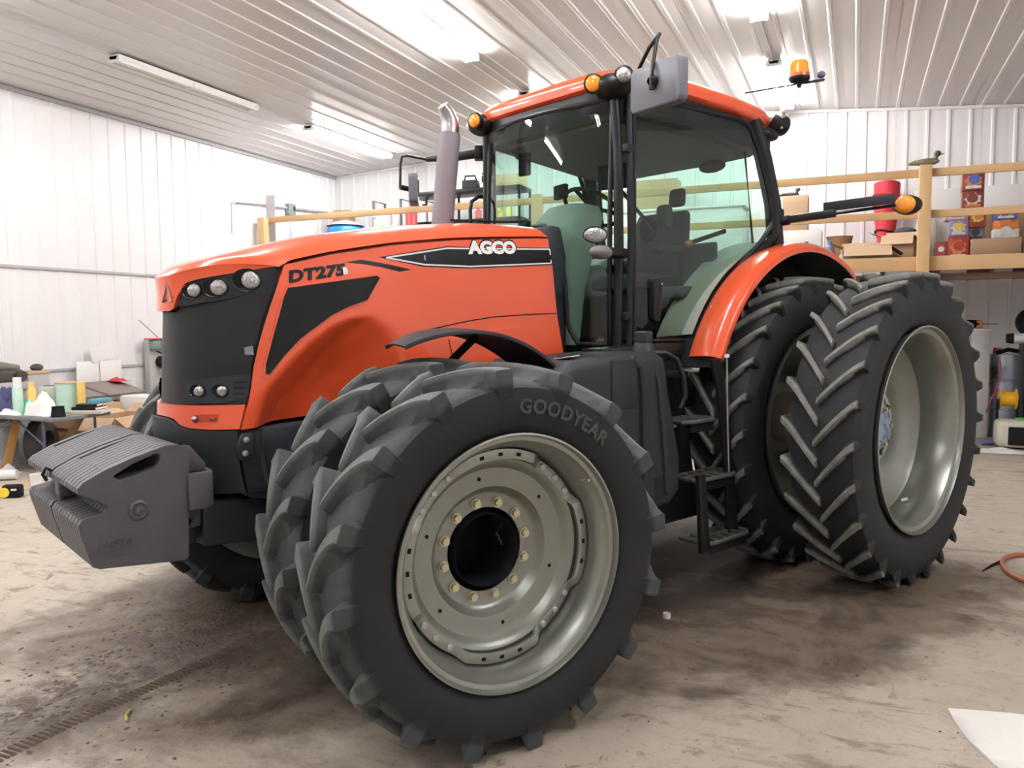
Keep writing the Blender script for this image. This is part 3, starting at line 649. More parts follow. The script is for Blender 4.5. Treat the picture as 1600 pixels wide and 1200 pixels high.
# suitcase weights: one plate each
WPROF = [(-1.255, 1.030), (-1.255, 1.052), (-1.235, 1.072), (-1.156, 1.112), (-1.05, 1.150), (-.95, 1.178), (-.925, 1.185), (-.871, 1.185), (-.835, 1.165), (-.828, 1.14), (-.845, .70), (-.865, .692), (-1.19, .722), (-1.215, .735), (-1.252, .865), (-1.258, .905), (-1.245, .925), (-1.165, .940), (-1.150, .958), (-1.165, .978)]
WPROF2 = [(-1.255, 1.030), (-1.255, 1.052), (-1.235, 1.072), (-1.156, 1.112), (-1.148, 1.107), (-1.05, 1.144), (-.965, 1.1715), (-.955, 1.1775), (-.925, 1.185)]+WPROF[7:]
HOLE = [(-1.128, 1.084), (-1.05, 1.126), (-.965, 1.156), (-.948, 1.152), (-.950, 1.125), (-.968, 1.100), (-1.01, 1.085), (-1.105, 1.066)]
def ring_plate(outer, hole, ya, yb):
    bm = bmesh.new()
    def loop(p, y): vs = [bm.verts.new((x, y, z)) for x, z in p]; return vs, [bm.edges.new((vs[i], vs[(i+1) % len(vs)])) for i in range(len(vs))]
    vo, eo = loop(outer, ya); vh, eh = loop(hole, ya)
    bmesh.ops.triangle_fill(bm, use_beauty=True, use_dissolve=False, edges=eo+eh)
    bad = [f for f in bm.faces if False]
    r = bmesh.ops.extrude_face_region(bm, geom=list(bm.faces))
    for g in r['geom']:
        if isinstance(g, bmesh.types.BMVert): g.co.y = yb
    bmesh.ops.recalc_face_normals(bm, faces=bm.faces)
    es = [e for e in bm.edges if len(e.link_faces) == 2 and e.calc_face_angle(0) > R(60)]
    bmesh.ops.bevel(bm, geom=es, offset=.003, segments=2, affect='EDGES', clamp_overlap=True)
    me = bpy.data.meshes.new('suitcase_weight'); bm.to_mesh(me); bm.free(); me.materials.append(CAST)
    me.polygons.foreach_set('use_smooth', [True]*len(me.polygons)); me.set_sharp_from_angle(angle=R(35)); return me
TW = .0455; WM = ring_plate(WPROF, HOLE, -TW/2+.0008, TW/2-.0008); WM2 = ring_plate(WPROF2, HOLE, -TW/2+.0008, TW/2-.0008)
wy = []
for g, (y0, n) in enumerate(((-.43, 10), (.045, 10))):
    for k in range(n):
        y = y0+TW*(k+.5); wo = link('suitcase_weight', WM if k in (0, n-1) else WM2, TR, (0, y, 0))
        if g == 0 and k == 0: w0 = wo
fy = -TW/2
MB().lathe([(.003, .040), (-.004, .040), (-.009, .032), (-.004, .026), (-.004, .016), (-.016, .016), (-.019, .010), (-.019, 0)], 24, c=(-1.037, fy, .935)).build('weight_boss', CAST, w0)
me = textmesh('AGCO', .05, .005, .001, fit=(.13, .040))
for v in me.vertices: v.co = (-1.195+v.co.x, fy-.0005-v.co.z, .795+v.co.y-.0*v.co.x)
me.materials.append(CAST); link('weight_lettering', me, w0)
MB().bar((-1.195, fy, .772), (-1.055, fy, .768), .004, .005).build('weight_line', CAST, w0)
# hook and pin between the two stacks of weights
s = MB().tube([(-1.25, .035, 1.06), (-1.27, .035, 1.075), (-1.285, .035, 1.05), (-1.27, .035, 1.02)], .007, 8)
s.build('retaining_clip', MATBLACK, TR)
MB().box((-1.20, .03, .985), (.07, .07, .07)).build('tow_pin_block', CAST, TR, bev=.008)
MB().lathe([(-.11, .018), (.1, .018), (.1, .03), (.12, .03), (.12, 0)], 16, c=(-1.215, .03, .92), axis=(0, 0, 1)).build('tow_pin', CAST, TR)
for sg in (-1, 1):
    yb = YC+sg*.475; yi = YC+sg*.37
    s = MB(); pr = [(-.845, yb), (-.83, yb+sg*.012), (-.77, yb+sg*.012), (-.735, yb-sg*.01), (-.722, yi), (-.745, yi), (-.755, yb-sg*.022), (-.775, yb-sg*.008), (-.835, yb-sg*.008)]
    s.prism(pr, 'z', .905, 1.062); s.build('carrier_hook', CAST, TR, bev=.006)
    s = MB().prism([(-.83, 1.17), (-.80, 1.165), (-.735, 1.08), (-.74, 1.05), (-.84, 1.05)], 'y', min(yi, yi+sg*.02), max(yi, yi+sg*.02)); s.build('carrier_arm', CAST, TR, bev=.004)
    s = MB().prism([(-.845, .90), (-.765, .90), (-.77, .815), (-.845, .80)], 'y', min(yi, yi+sg*.03), max(yi, yi+sg*.03)); o = s.build('carrier_lug', CAST, TR, bev=.006)
    MB().lathe([(0, .014), (-.002*1, .014), (-.002, 0)], 14, c=(-.822, yi+sg*.0315 if sg > 0 else yi-.0305, .842), axis=(0, 1, 0)).build('lug_hole', MATBLACK, o)
# ---- drive line under the hood
MB().prism([(-.3, 1.2), (1.5, 1.35), (2.9, 1.3), (3.5, 1.2), (3.5, .7), (2.6, .62), (1.2, .58), (.3, .62), (-.2, .85)], 'y', YC-.26, YC+.26).build('transmission_housing', FRAME, TR, bev=.03)
MB().box((.55, YC, 1.75), (1.3, .56, .7)).build('engine_block', MATBLACK, TR, bev=.03)
# ---- front mudguards
def mudguard(cx, cy, sg):
    rows = []; n = 26
    for i in range(n+1):
        t = i/n; a = R(112)-R(88)*t; r = .898-.03*sin(pi*t)*0; wv = .17*(1-.55*sstep(.28, .0, t)*(1)); yo = cy-sg*(-.0)
        prof = [(-.17, -.012), (-.165, -.002), (-.1, .004), (0, .008), (.1, .004), (.165, -.002), (.17, -.012)]
        rr = [(cx+(r+dz)*cos(a), yo+dy*(wv/.17)-.06*sstep(.3, 0, t), .755+(r+dz)*sin(a)) for dy, dz in prof]+[(cx+(r+dz-.008)*cos(a), yo+dy*(wv/.17)*.99-.06*sstep(.3, 0, t), .755+(r+dz-.008)*sin(a)) for dy, dz in prof[::-1]]
        rows.append(rr)
    MB().loft(rows).build('front_mudguard', PLASTIC, TR, ang=50)
    MB().tube([(cx+.18, cy+sg*.02, 1.62), (cx+.08, cy+sg*.17, 1.45), (cx+.06, cy+sg*.3, 1.25), (cx+.05, cy+sg*.32, .85)], .02, 8).build('mudguard_bracket', MATBLACK, TR)
mudguard(.22, -.85, 1); mudguard(.22, my(-.85), -1)

# ------------------------------------------------------------------ CAB
def wsx(y, z=2.3): return 1.545+.155*(abs(y-YC)/.63)**2+.03*max(0, z-2.3)
def doory(x): return -.62-.18*(x-1.75)/1.2
DOOR = [(1.794, 2.985), (1.803, 1.568), (2.29, 1.565), (2.355, 1.60), (2.473, 1.755), (2.578, 1.905), (2.758, 2.090), (2.946, 2.236), (3.042, 2.345), (3.05, 2.40), (3.002, 2.571), (2.90, 2.83), (2.80, 2.99), (2.72, 3.02), (2.159, 3.035)]
def outline_tube(nm, pts, r, mt, par): return MB().tube(pts, r, 8, closed=True).build(nm, mt, par)
for sg in (-1, 1):
    q = lambda x, z, o=0: (x, (doory(x)-o) if sg < 0 else my(doory(x)-o), z)
    pts = [q(x, z) for x, z in DOOR]
    fr = outline_tube('door_frame' if sg < 0 else 'side_window_frame', pts, .017, BLACK, TR)
    s = MB().add([q(x, z, .003) for x, z in DOOR]+[q(x, z, -.003) for x, z in DOOR], [tuple(range(len(DOOR))), tuple(range(2*len(DOOR)-1, len(DOOR)-1, -1))]+[(i, (i+1) % len(DOOR), len(DOOR)+(i+1) % len(DOOR), len(DOOR)+i) for i in range(len(DOOR))])
    s.build('door_glass' if sg < 0 else 'side_window_glass', GLASS, fr)
# A pillars: two dark posts each side
for sg in (-1, 1):
    f_ = (lambda p: p) if sg < 0 else (lambda p: (p[0], my(p[1]), p[2]))
    s = MB().tube([f_(p) for p in ((1.70, -.585, 1.45), (1.705, -.592, 2.1), (1.70, -.585, 2.7), (1.685, -.565, 3.06))], .030, 10)
    s.build('a_pillar', BLACK, TR)
    s = MB().tube([f_(p) for p in ((1.755, -.632, 1.50), (1.76, -.638, 2.2), (1.75, -.628, 3.02))], .020, 8); s.build('door_hinge_post', BLACK, TR)
    for zz in (1.72, 2.72): MB().box(f_((1.735, -.622, zz)), (.07, .06, .05)).build('door_hinge', BLACK, TR, bev=.008)
    s = MB().tube([f_(p) for p in ((3.10, -.815, 2.20), (3.075, -.80, 2.5), (2.99, -.775, 2.8), (2.90, -.74, 3.06))], .058, 10); s.build('rear_pillar', BLACK, TR)
# windshield with its lower corners beside the cowl
def ws_pt(y, z, o=0): return (wsx(y, z)-o, y, z)
top = [(-.545+1.15*i/24, 3.01) for i in range(25)]
def ws_low(y):
    q = abs(y-YC); return interp(q, [.0, .13, .24, .285, .31, .38, .6], [2.30, 2.30, 2.20, 1.98, 1.66, 1.55, 1.545])
rows = []
for j in range(29):
    y = YC-.575+1.15*j/28; rows.append([ws_pt(y, ws_low(y)+(3.01-ws_low(y))*i/16) for i in range(17)])
wf = MB().tube([ws_pt(YC-.575+1.15*j/40, 3.01) for j in range(41)]+[ws_pt(YC+.575, 3.01-1.465*j/12) for j in range(1, 12)]+[ws_pt(YC+.575-1.15*j/60, ws_low(YC+.575-1.15*j/60)) for j in range(61)]+[ws_pt(YC-.575, 1.545+1.465*j/12) for j in range(1, 12)], .016, 8, closed=True).build('windshield_frame', BLACK, TR)
inn = [[(x+.006, y, z) for x, y, z in r] for r in rows]
MB().grid(rows+inn[::-1], cu=True).build('windshield', GLASS, wf, ang=60)
MB().prism([(1.33, 1.3), (1.33, 2.12), (1.40, 2.24), (1.46, 2.285), (1.55, 2.285), (1.60, 2.1), (1.60, 1.3)], 'y', YC-.29, YC+.29).build('cowl', PLASTIC, TR, bev=.03)
# cab floor, lower body
MB().prism([(-.60, 1.38), (-.60, 1.54), (.66, 1.54), (.66, 1.38)], 'x', 1.66, 2.2).build('cab_floor', BLACK, TR, bev=.01)
MB().box((2.6, YC, 1.47), (.9, 1.3, .12)).build('cab_rear_floor', BLACK, TR, bev=.01)
MB().prism([(1.42, 1.53), (2.34, 1.56), (2.34, 1.48), (1.42, 1.40)], 'y', -.72, -.55).build('cab_sill', BLACK, TR, bev=.008)
# roof
RP = [(1.595, .0), (1.597, .25), (1.60, .44), (1.635, .57), (1.71, .65), (1.86, .705), (2.2, .755), (2.6, .80), (2.95, .83), (3.06, .80), (3.12, .70), (3.14, .4), (3.14, .0)]
RPOLY = [(x, YC-y) for x, y in RP]+[(x, YC+y) for x, y in RP[-2:0:-1]]
def rz_edge(x): return interp(x, [1.49, 1.7, 1.95, 2.4, 2.8, 3.14], [3.145, 3.155, 3.165, 3.155, 3.12, 3.075])
def rring(k, dz, off=0): 
    cx, cy = 2.3, YC
    out = []
    for x, y in RPOLY: out.append((cx+(x-cx)*k+(0), cy+(y-cy)*k, rz_edge(x)+dz))
    return out
MB().loft([rring(.965, -.075), rring(1.0, -.06), rring(1.008, -.02), rring(1.0, .005), rring(.96, .035), rring(.88, .055), rring(.6, .075), rring(.2, .08)]).build('roof', ORANGE, TR, ang=50)
MB().loft([rring(.93, -.235), rring(.955, -.20), rring(.96, -.085), rring(.955, -.06)]).build('roof_underside', BLACK, TR, ang=50)
MB().loft([[(x, y, z-.008) for x, y, z in rring(.80, -.215)], [(x, y, z-.02) for x, y, z in rring(.80, -.235)]]).build('headliner', HEADL, TR)
def round_light(nm, P, n, r, lensm, depth=.02, housing=True, hr=1.25, hd=.05):
    P = Vector(P); n = Vector(n).normalized()
    h = MB().lathe([(-hd, 0), (-hd, r*hr*.8), (-.012, r*hr), (.0, r*hr), (.004, r*1.04)], 24, c=P, axis=n).build(nm+'_housing', BLACK, TR)
    MB().lathe([(-.01, r), (.004, r), (depth*.6, r*.86), (depth, r*.5), (depth*1.1, 0)], 24, c=P, axis=n).build(nm+'_lens', lensm, h); return h
for sg in (-1, 1):
    f_ = lambda x, y, z: (x, y if sg < 0 else my(y), z)
    n0 = Vector((-.8, .6*sg, -.05))
    MB().ball(f_(1.67, -.575, 3.08), (.12, .12, .075), 16, 10).build('roof_lamp_pod', BLACK, TR)
    round_light('marker_lamp', f_(1.545, -.53, 3.085), Vector((-.75, .65*sg, -.1)) if sg < 0 else Vector((-1, -.25, -.05)), .047, AMBER, hd=.07)
    round_light('roof_work_lamp', f_(1.63, -.69, 3.115), Vector((-.7, .75*sg, 0)) if sg < 0 else Vector((-1, .5, 0)), .045, LENS, hd=.07)
# rear roof lamps
for sg in (-1, 1):
    f_ = lambda x, y, z: (x, y if sg < 0 else my(y), z)
    MB().box(f_(3.10, -.80, 3.06), (.05, .12, .12)).build('rear_lamp_bracket', GALV, TR, bev=.008)
    round_light('rear_work_lamp', f_(3.155, -.82, 3.035), (1, .2*sg, -.15), .055, LENS, hd=.09)
    MB().ball(f_(3.03, -.79, 2.965), (.10, .05, .045), 14, 8).build('rear_roof_trim', BLACK, TR)
    MB().box(f_(2.985, -.785, 2.90), (.08, .05, .09)).build('rear_window_hinge', BLACK, TR, bev=.012)
# beacon bar
MB().tube([(2.84, -.72, 3.225), (3.16, -1.10, 3.285)], .0055, 8).build('beacon_bar', BLACK, TR)
MB().bar((3.09, -1.01, 3.273), (3.17, -1.11, 3.287), .025, .012).build('beacon_plate', BLACK, TR)
bc = (3.07, -.985, 3.29)
b_ = MB().lathe([(-.045, .012), (-.02, .02), (-.005, .06), (.010, .070), (.020, .070)], 24, c=bc, axis=(0, 0, 1)).build('beacon_base', BLACK, TR)
MB().lathe([(.018, .069), (.042, .067)], 24, c=bc, axis=(0, 0, 1)).build('beacon_band', BEACONRED, b_)
MB().lathe([(.042, .067), (.115, .055), (.126, .048), (.128, 0)], 24, c=bc, axis=(0, 0, 1)).build('beacon_lens', BEACONM, b_)
MB().ball((3.155, -1.095, 3.32), (.028, .028, .024), 12, 8).build('receiver', mat('violet_grey_plastic', (.12, .12, .2), .4), TR)
MB().tube([(3.07, -.985, 3.245), (3.10, -.95, 3.19), (3.10, -.88, 3.14), (3.12, -.83, 3.10)], .004, 6).build('beacon_cable', WHITE, TR)
# left mirror
mc = Vector((1.60, -.965, 2.985))
def rrect(w_, h_, r, n=5):
    out = []
    for cx, cy, a0 in ((w_/2-r, h_/2-r, 0), (-w_/2+r, h_/2-r, 90), (-w_/2+r, -h_/2+r, 180), (w_/2-r, -h_/2+r, 270)):
        for i in range(n+1): a = R(a0+90*i/n); out.append((cx+r*cos(a), cy+r*sin(a)))
    return out
def mirror(c, w_, h_, rz):
    M = Matrix.Rotation(rz, 3, 'Z'); c = Vector(c)
    def ring(k, d): return [c+M @ Vector((d, p[0]*k, p[1]*k)) for p in rrect(w_, h_, .035)]
    sh = MB().loft([ring(.93, -.035), ring(.985, -.028), ring(1, -.010), ring(1.0, .03)]).build('mirror_shell', MIRRORB, TR, ang=35)
    MB().loft([ring(.93, .031), ring(.93, .033)]).build('mirror_glass', MGLASS, sh); return sh
ms = mirror(mc, .385, .245, -.12)
MB().tube([(1.77, -.68, 3.17), (1.70, -.82, 3.25), (1.665, -.92, 3.29), (1.60, -.955, 3.24), (1.545, -.965, 3.06), (1.54, -.965, 3.01)], .0115, 8).build('mirror_arm', BLACK, TR)
MB().lathe([(-.045, .02), (-.03, .03), (.0, .034)], 16, c=(1.572, -.965, 3.00), axis=(1, 0, 0)).build('mirror_clamp', BLACK, ms)
MB().tube([(1.545, -.965, 3.03), (1.545, -.965, 2.955)], .017, 10).build('mirror_joint', BLACK, ms)
# right mirror
ms = mirror((1.48, 1.24, 2.69), .21, .225, -.66)
MB().tube([(1.80, .70, 2.93), (1.62, .92, 2.90), (1.5, 1.10, 2.895)], [.035, .032, .018], 10).build('mirror_arm_sleeve', PLASTIC, TR)
MB().box((1.74, .78, 2.92), (.09, .07, .10), rz=.9).build('mirror_pivot', BLACK, TR, bev=.01)
MB().tube([(1.5, 1.10, 2.895), (1.41, 1.22, 2.93), (1.385, 1.252, 2.925), (1.375, 1.26, 2.87), (1.365, 1.255, 2.70)], .010, 8).build('mirror_arm', BLACK, TR)
MB().tube([(1.365, 1.255, 2.70), (1.45, 1.245, 2.69)], .02, 10).build('mirror_joint', BLACK, ms)
# exhaust
ec = Vector((1.225, .55, 0))
MB().tube([ec+V3(.0, 0, 2.05), ec+V3(.005, 0, 2.35), ec+V3(.075, 0, 2.95)], .073, 24).build('exhaust_stack', EXH, TR)
MB().tube([ec+V3(.075, 0, 2.93), ec+V3(.080, 0, 2.99), ec+V3(.078, .0, 3.04), ec+V3(.055, .0, 3.09), ec+V3(.02, .0, 3.13)], [.060, .060, .058, .050, .036], 20).build('exhaust_tip', CHROME, TR)
# right grab rail and wiper
MB().tube([(1.62, .74, 2.02), (1.62, .74, 2.50), (1.64, .75, 2.56), (1.70, .74, 2.60), (1.80, .72, 2.60)], .014, 8).build('grab_rail', BLACK, TR)
MB().tube([(1.475, .0, 2.33), (1.44, .10, 2.335), (1.36, .34, 2.355)], [.012, .008, .004], 6).build('wiper_arm', MATBLACK, TR)
MB().tube([(1.46, .12, 2.338), (1.22, .52, 2.375)], .0055, 6).build('wiper_blade', MATBLACK, TR)
MB().lathe([(-.02, .03), (.015, .028), (.02, 0)], 14, c=(1.48, -.0, 2.315), axis=(-1, 0, .3)).build('wiper_pivot', MATBLACK, TR)
# work lamp on its bracket at the left pillar
MB().tube([(1.70, -.61, 2.095), (1.60, -.635, 2.095), (1.55, -.65, 2.095)], .030, 10).build('lamp_bracket', BLACK, TR)
MB().ball((1.465, -.665, 2.088), (.085, .05, .042), 16, 10).build('bracket_cover', mat('warm_grey_plastic', (.17, .165, .18), .5), TR)
P = Vector((1.42, -.66, 2.185)); n = Vector((-.62, -.78, .05)).normalized(); uu = n.cross(Vector((0, 0, 1))).normalized()
def oval(d, a, b_): return [P+n*d+uu*a*cos(2*pi*i/28)+Vector((0, 0, 1))*b_*sin(2*pi*i/28) for i in range(28)]
lh = MB().loft([oval(-.05, .03, .02), oval(-.03, .064, .042), oval(0, .074, .049), oval(.006, .072, .047), oval(.002, .066, .041)]).build('work_lamp_housing', BLACK, TR)
MB().loft([oval(.003, .066, .041), oval(.01, .058, .035), oval(.014, .03, .018)]).build('work_lamp_lens', LENS, lh)
MB().tube([(1.44, -.66, 2.14), (1.445, -.66, 2.11)], .012, 8).build('lamp_stem', BLACK, lh)
# door handle, latch disc
MB().prism([(1.935, 1.70), (1.925, 1.94), (1.94, 1.955), (2.0, 1.955), (2.012, 1.93), (2.0, 1.70), (1.985, 1.685), (1.95, 1.685)], 'y', -.685, -.64).build('door_handle', BLACK, TR, bev=.012)
MB().ball((1.998, -.688, 1.918), .009).build('handle_lock', CHROME, TR)
# rear fender, both sides
def fender(sg):
    hub = Vector((XR_, 0, .985)); rows = []; n = 40
    f_ = lambda y: y if sg < 0 else my(y)
    prof = [(-.775, -.015), (-.80, .0), (-.87, .012), (-.94, .010), (-.972, .0), (-.982, -.012), (-.995, -.016), (-1.005, -.028), (-1.005, -.06), (-.997, -.06), (-.995, -.03), (-.97, -.022), (-.775, -.03)]
    for i in range(n+1):
        a = R(157-98.5*i/n); r = 1.238
        rows.append([(hub.x+(r+d)*cos(a), f_(y), hub.z+(r+d)*sin(a)) for y, d in prof])
    fd = MB().loft(rows).build('rear_fender', ORANGE, TR, ang=40)
    rows = []
    for i in range(n+1):
        a = R(160-108*i/n); rows.append([(hub.x+r*cos(a), f_(y), hub.z+r*sin(a)) for r, y in ((1.21, -.97), (1.20, -.80), (1.20, -.60), (1.10, -.52), (.95, -.50), (.95, -.48), (1.22, -.48), (1.222, -.97))])
    MB().loft(rows).build('fender_liner', MATBLACK, TR)
    MB().tube([(x, f_(doory(x)-.012), z-.035) for x, z in ((2.30, 1.53), (2.38, 1.58), (2.473, 1.735), (2.578, 1.885), (2.758, 2.07), (2.946, 2.216), (3.09, 2.33))], .03, 8).build('fender_seal', MATBLACK, TR)
    return fd
fender(-1); fender(1)
# indicator arm
s = MB().tube([(3.12, -.80, 2.375), (3.13, -.90, 2.385)], .035, 10); s.build('indicator_pivot', BLACK, TR)
MB().box((3.105, -.80, 2.44), (.13, .09, .06)).build('lamp_pod', BLACK, TR, bev=.02)
MB().bar((3.13, -.88, 2.385), (3.19, -1.20, 2.402), .055, .05).build('indicator_sleeve', BLACK, TR, bev=.01)
MB().tube([(3.19, -1.18, 2.40), (3.30, -1.56, 2.425)], .011, 8).build('indicator_arm', BLACK, TR)
MB().bar((3.19, -1.115, 2.448), (3.25, -1.56, 2.462), .02, .062).build('reflector_bar', FRAME, TR, bev=.003)
P = Vector((3.315, -1.60, 2.425)); n = Vector((-1, -.1, 0)).normalized(); uu = Vector((0, 1, 0))
lh = MB().loft([oval(-.10, .05, .045), oval(-.07, .085, .062), oval(-.03, .085, .062), oval(0, .062, .056)]).build('indicator_housing', BLACK, TR)
for i, v in enumerate(lh.data.vertices): pass
MB().loft([oval(0, .064, .056), oval(.02, .062, .054), oval(.035, .045, .04), oval(.04, .02, .018)]).build('indicator_lens', AMBER, lh)
# fuel tank
TP = [(.63, 1.33), (.66, 1.40), (.78, 1.50), (1.46, 1.525), (1.53, 1.49), (1.57, 1.30), (1.68, .92), (1.68, .72), (1.60, .655), (.95, .62), (.66, .70), (.62, .9)]
rows = [[(1.15+(x-1.15)*k, y, 1.08+(z-1.08)*k) for x, z in TP] for y, k in ((-.50, .97), (-.98, 1.0), (-1.06, .985), (-1.09, .94), (-1.095, .86))]
tk = MB().loft(rows).build('fuel_tank', PLASTIC, TR, ang=50)
MB().tube([(1.235, -1.085, 1.49), (1.30, -1.098, 1.44), (1.32, -1.10, 1.30), (1.33, -1.102, .95), (1.34, -1.09, .70)], .022, 8).build('tank_rib', PLASTIC, tk)
MB().tube([(1.43, -1.06, 1.50), (1.46, -1.085, 1.35), (1.50, -1.09, 1.05), (1.54, -1.085, .74)], .03, 8).build('tank_rib', PLASTIC, tk)
MB().box((1.17, -1.098, 1.36), (.20, .012, .26)).build('tank_panel', PLASTIC, tk, bev=.02)
MB().box((1.50, -1.07, .76), (.17, .05, .17)).build('tank_panel', PLASTIC, tk, bev=.015)
MB().lathe([(0, .07), (.03, .062), (.07, .050), (.075, .045), (.075, .052), (.125, .052), (.133, .044), (.135, 0)], 24, c=(1.44, -1.0, 1.50), axis=(0, 0, 1)).build('filler_neck', PLASTIC, tk)
lb = MB().prism([(-.06, -.035), (.06, -.035), (.06, .035), (-.06, .035)], 'z', 0, .003).build('warning_label', DECALW, tk, loc=(.845, -1.0, 1.508), rot=(R(-8), R(-3), R(8)))
MB().box((-.015, .01, .004), (.03, .02, .003)).build('label_mark', DECALB, lb); MB().box((.025, -.012, .004), (.012, .02, .003)).build('label_mark', DECALB, lb); MB().box((.025, .016, .004), (.018, .012, .003)).build('label_mark', DECALB, lb)
# steps
WORN = mat('worn_step_steel', (.10, .10, .095), .5, metal=.3, nz=(20, .4))
def tread(x0, x1, y0, y1, z):
    s = MB().tube([(x0, y0, z), (x1, y0, z), (x1, y1+.04, z), (x1-.05, y1, z), (x0+.05, y1, z), (x0, y1+.04, z)], .013, 8, closed=True); st = s.build('step', WORN, TR)
    k = 5
    for i in range(1, k):
        x = x0+(x1-x0)*i/k; MB().box((x, (y0+y1)/2, z+.004), (.016, abs(y1-y0), .018)).build('step_bar', WORN, st)
    MB().box(((x0+x1)/2, (y0+y1)/2, z+.004), (x1-x0, .018, .022)).build('step_bar', WORN, st)
    MB().box(((x0+x1)/2, y1+.012, z-.035), (x1-x0-.08, .012, .06)).build('step_riser', BLACK, st)
tread(1.90, 2.36, -.92, -1.12, .375); tread(1.88, 2.30, -.86, -1.06, .745); tread(1.88, 2.19, -.78, -.98, 1.085)
MB().box((1.95, -.70, 1.36), (.34, .22, .04)).build('upper_step', BLACK, TR, bev=.008)
MB().prism([(1.80, .80), (1.87, .80), (1.925, .33), (1.84, .33)], 'y', -1.12, -1.09).build('step_side_plate', BLACK, TR, bev=.006)
MB().prism([(2.05, 1.46), (2.13, 1.46), (2.18, 1.38), (2.30, .74), (2.36, .36), (2.24, .34), (2.22, .70), (2.12, 1.25)], 'y', -1.03, -1.005).build('step_side_plate', BLACK, TR, bev=.006)
MB().prism([(1.60, 1.45), (2.15, 1.45), (2.40, .40), (1.75, .40), (1.60, .75)], 'y', -.70, -.68).build('step_back_plate', MATBLACK, TR)
MB().tube([(2.20, -1.03, 1.47), (2.215, -1.03, 1.1), (2.24, -1.03, .72)], .006, 6).build('reflector_rod', GALV, TR)
MB().lathe([(0, .016), (.02, .016), (.022, 0)], 12, c=(2.20, -1.03, 1.465), axis=(0, 0, 1)).build('rod_cap', WHITE, TR)
MB().tube([(1.70, -.82, 1.50), (1.82, -.86, 1.50), (1.88, -.90, 1.46), (1.905, -.93, 1.35), (1.91, -.94, 1.24), (1.87, -.93, 1.17)], .015, 8).build('grab_handle', BLACK, TR)
MB().lathe([(-.05, .14), (.0, .145), (.05, .14)], 28, c=(1.95, -.62, 1.12)).build('air_tank', MATBLACK, TR)
MB().tube([(1.76, -.80, 1.30), (1.82, -.84, 1.14), (1.92, -.86, 1.05)], .012, 6).build('hydraulic_hose', GALV, TR)
MB().box((2.0, -.60, .85), (.42, .18, .42)).build('battery_box', PLASTIC, TR, bev=.03)
# cab interior
def dash():
    rows = []
    for z, x0, x1, wd in ((1.54, 1.64, 1.86, .20), (1.9, 1.63, 1.90, .21), (2.2, 1.66, 2.0, .215), (2.38, 1.74, 2.08, .21), (2.46, 1.82, 2.08, .17), (2.485, 1.90, 2.04, .08)):
        rows.append([(x, YC+y, z) for x, y in ((x0, -wd*.6), (x0+.06, -wd), (x1-.06, -wd), (x1, -wd*.6), (x1, wd*.6), (x1-.06, wd), (x0+.06, wd), (x0, wd*.6))])
    return MB().loft(rows).build('steering_console', TRIMG, TR, ang=60)
dash()
MB().lathe([(0, .02), (-.16, .02), (-.16, 0)], 12, c=(2.12, YC, 2.46), axis=(.55, 0, .83)).build('steering_column', MATBLACK, TR)
sw = V3(2.13, YC, 2.48); n = V3(.55, 0, .83); e1 = V3(0, 1, 0); e2 = n.cross(e1)
swo = MB().tube([sw+(e1*cos(2*pi*i/28)+e2*sin(2*pi*i/28))*.20 for i in range(28)], .014, 8, closed=True).build('steering_wheel', MATBLACK, TR)
s = MB()
for a in (90, 210, 330): s.bar(sw, sw+(e1*cos(R(a))+e2*sin(R(a)))*.2, .03, .014, n)
s.build('wheel_spoke', MATBLACK, swo)
MB().box((2.12, -.18, 2.66), (.05, .22, .16), rz=.3).build('monitor', MATBLACK, TR, bev=.012)
MB().tube([(2.14, -.2, 2.60), (2.2, -.3, 2.45), (2.25, -.42, 2.3)], .012, 6).build('monitor_arm', MATBLACK, TR)
MB().box((2.02, .22, 2.60), (.04, .14, .10), rz=-.2).build('gauge_cluster', MATBLACK, TR, bev=.01)
# seat
MB().prism([(2.36, 1.92), (2.38, 2.03), (2.80, 2.02), (2.86, 1.96), (2.84, 1.90)], 'y', YC-.24, YC+.24).build('seat_cushion', SEATM, TR, bev=.035)
MB().prism([(2.78, 2.0), (2.86, 2.42), (2.91, 2.52), (2.97, 2.50), (2.96, 2.3), (2.90, 1.98)], 'y', YC-.235, YC+.235).build('seat_backrest', SEATM, TR, bev=.035)
MB().prism([(2.89, 2.55), (2.91, 2.68), (2.97, 2.68), (2.965, 2.54)], 'y', YC-.19, YC-.06).build('headrest', SEATM, TR, bev=.03)
MB().box((2.62, YC, 1.72), (.36, .36, .36)).build('seat_base', MATBLACK, TR, bev=.03)
MB().box((2.60, YC+.30, 2.22), (.46, .11, .08)).build('armrest', SEATM, TR, bev=.025)
MB().box((2.62, YC-.30, 2.20), (.36, .07, .06)).build('armrest', SEATM, TR, bev=.02)
MB().ball((2.30, -.33, 2.31), (.02, .075, .085), 16, 10).build('interior_speaker', MATBLACK, TR)
MB().prism([(2.38, 1.56), (2.40, 2.0), (2.52, 2.12), (2.75, 2.16), (2.8, 2.1), (2.8, 1.56)], 'y', YC+.44, YC+.60).build('side_console', TRIMG, TR, bev=.04)
MB().prism([(2.46, 2.34), (2.47, 2.48), (2.50, 2.50), (2.54, 2.48), (2.55, 2.32)], 'y', -.36, -.26).build('passenger_seat_back', SEATM, TR, bev=.02)
MB().prism([(2.30, 1.84), (2.31, 1.92), (2.66, 1.93), (2.68, 2.22), (2.73, 2.24), (2.74, 1.86)], 'y', -.60, -.34).build('passenger_seat', SEATM, TR, bev=.02)
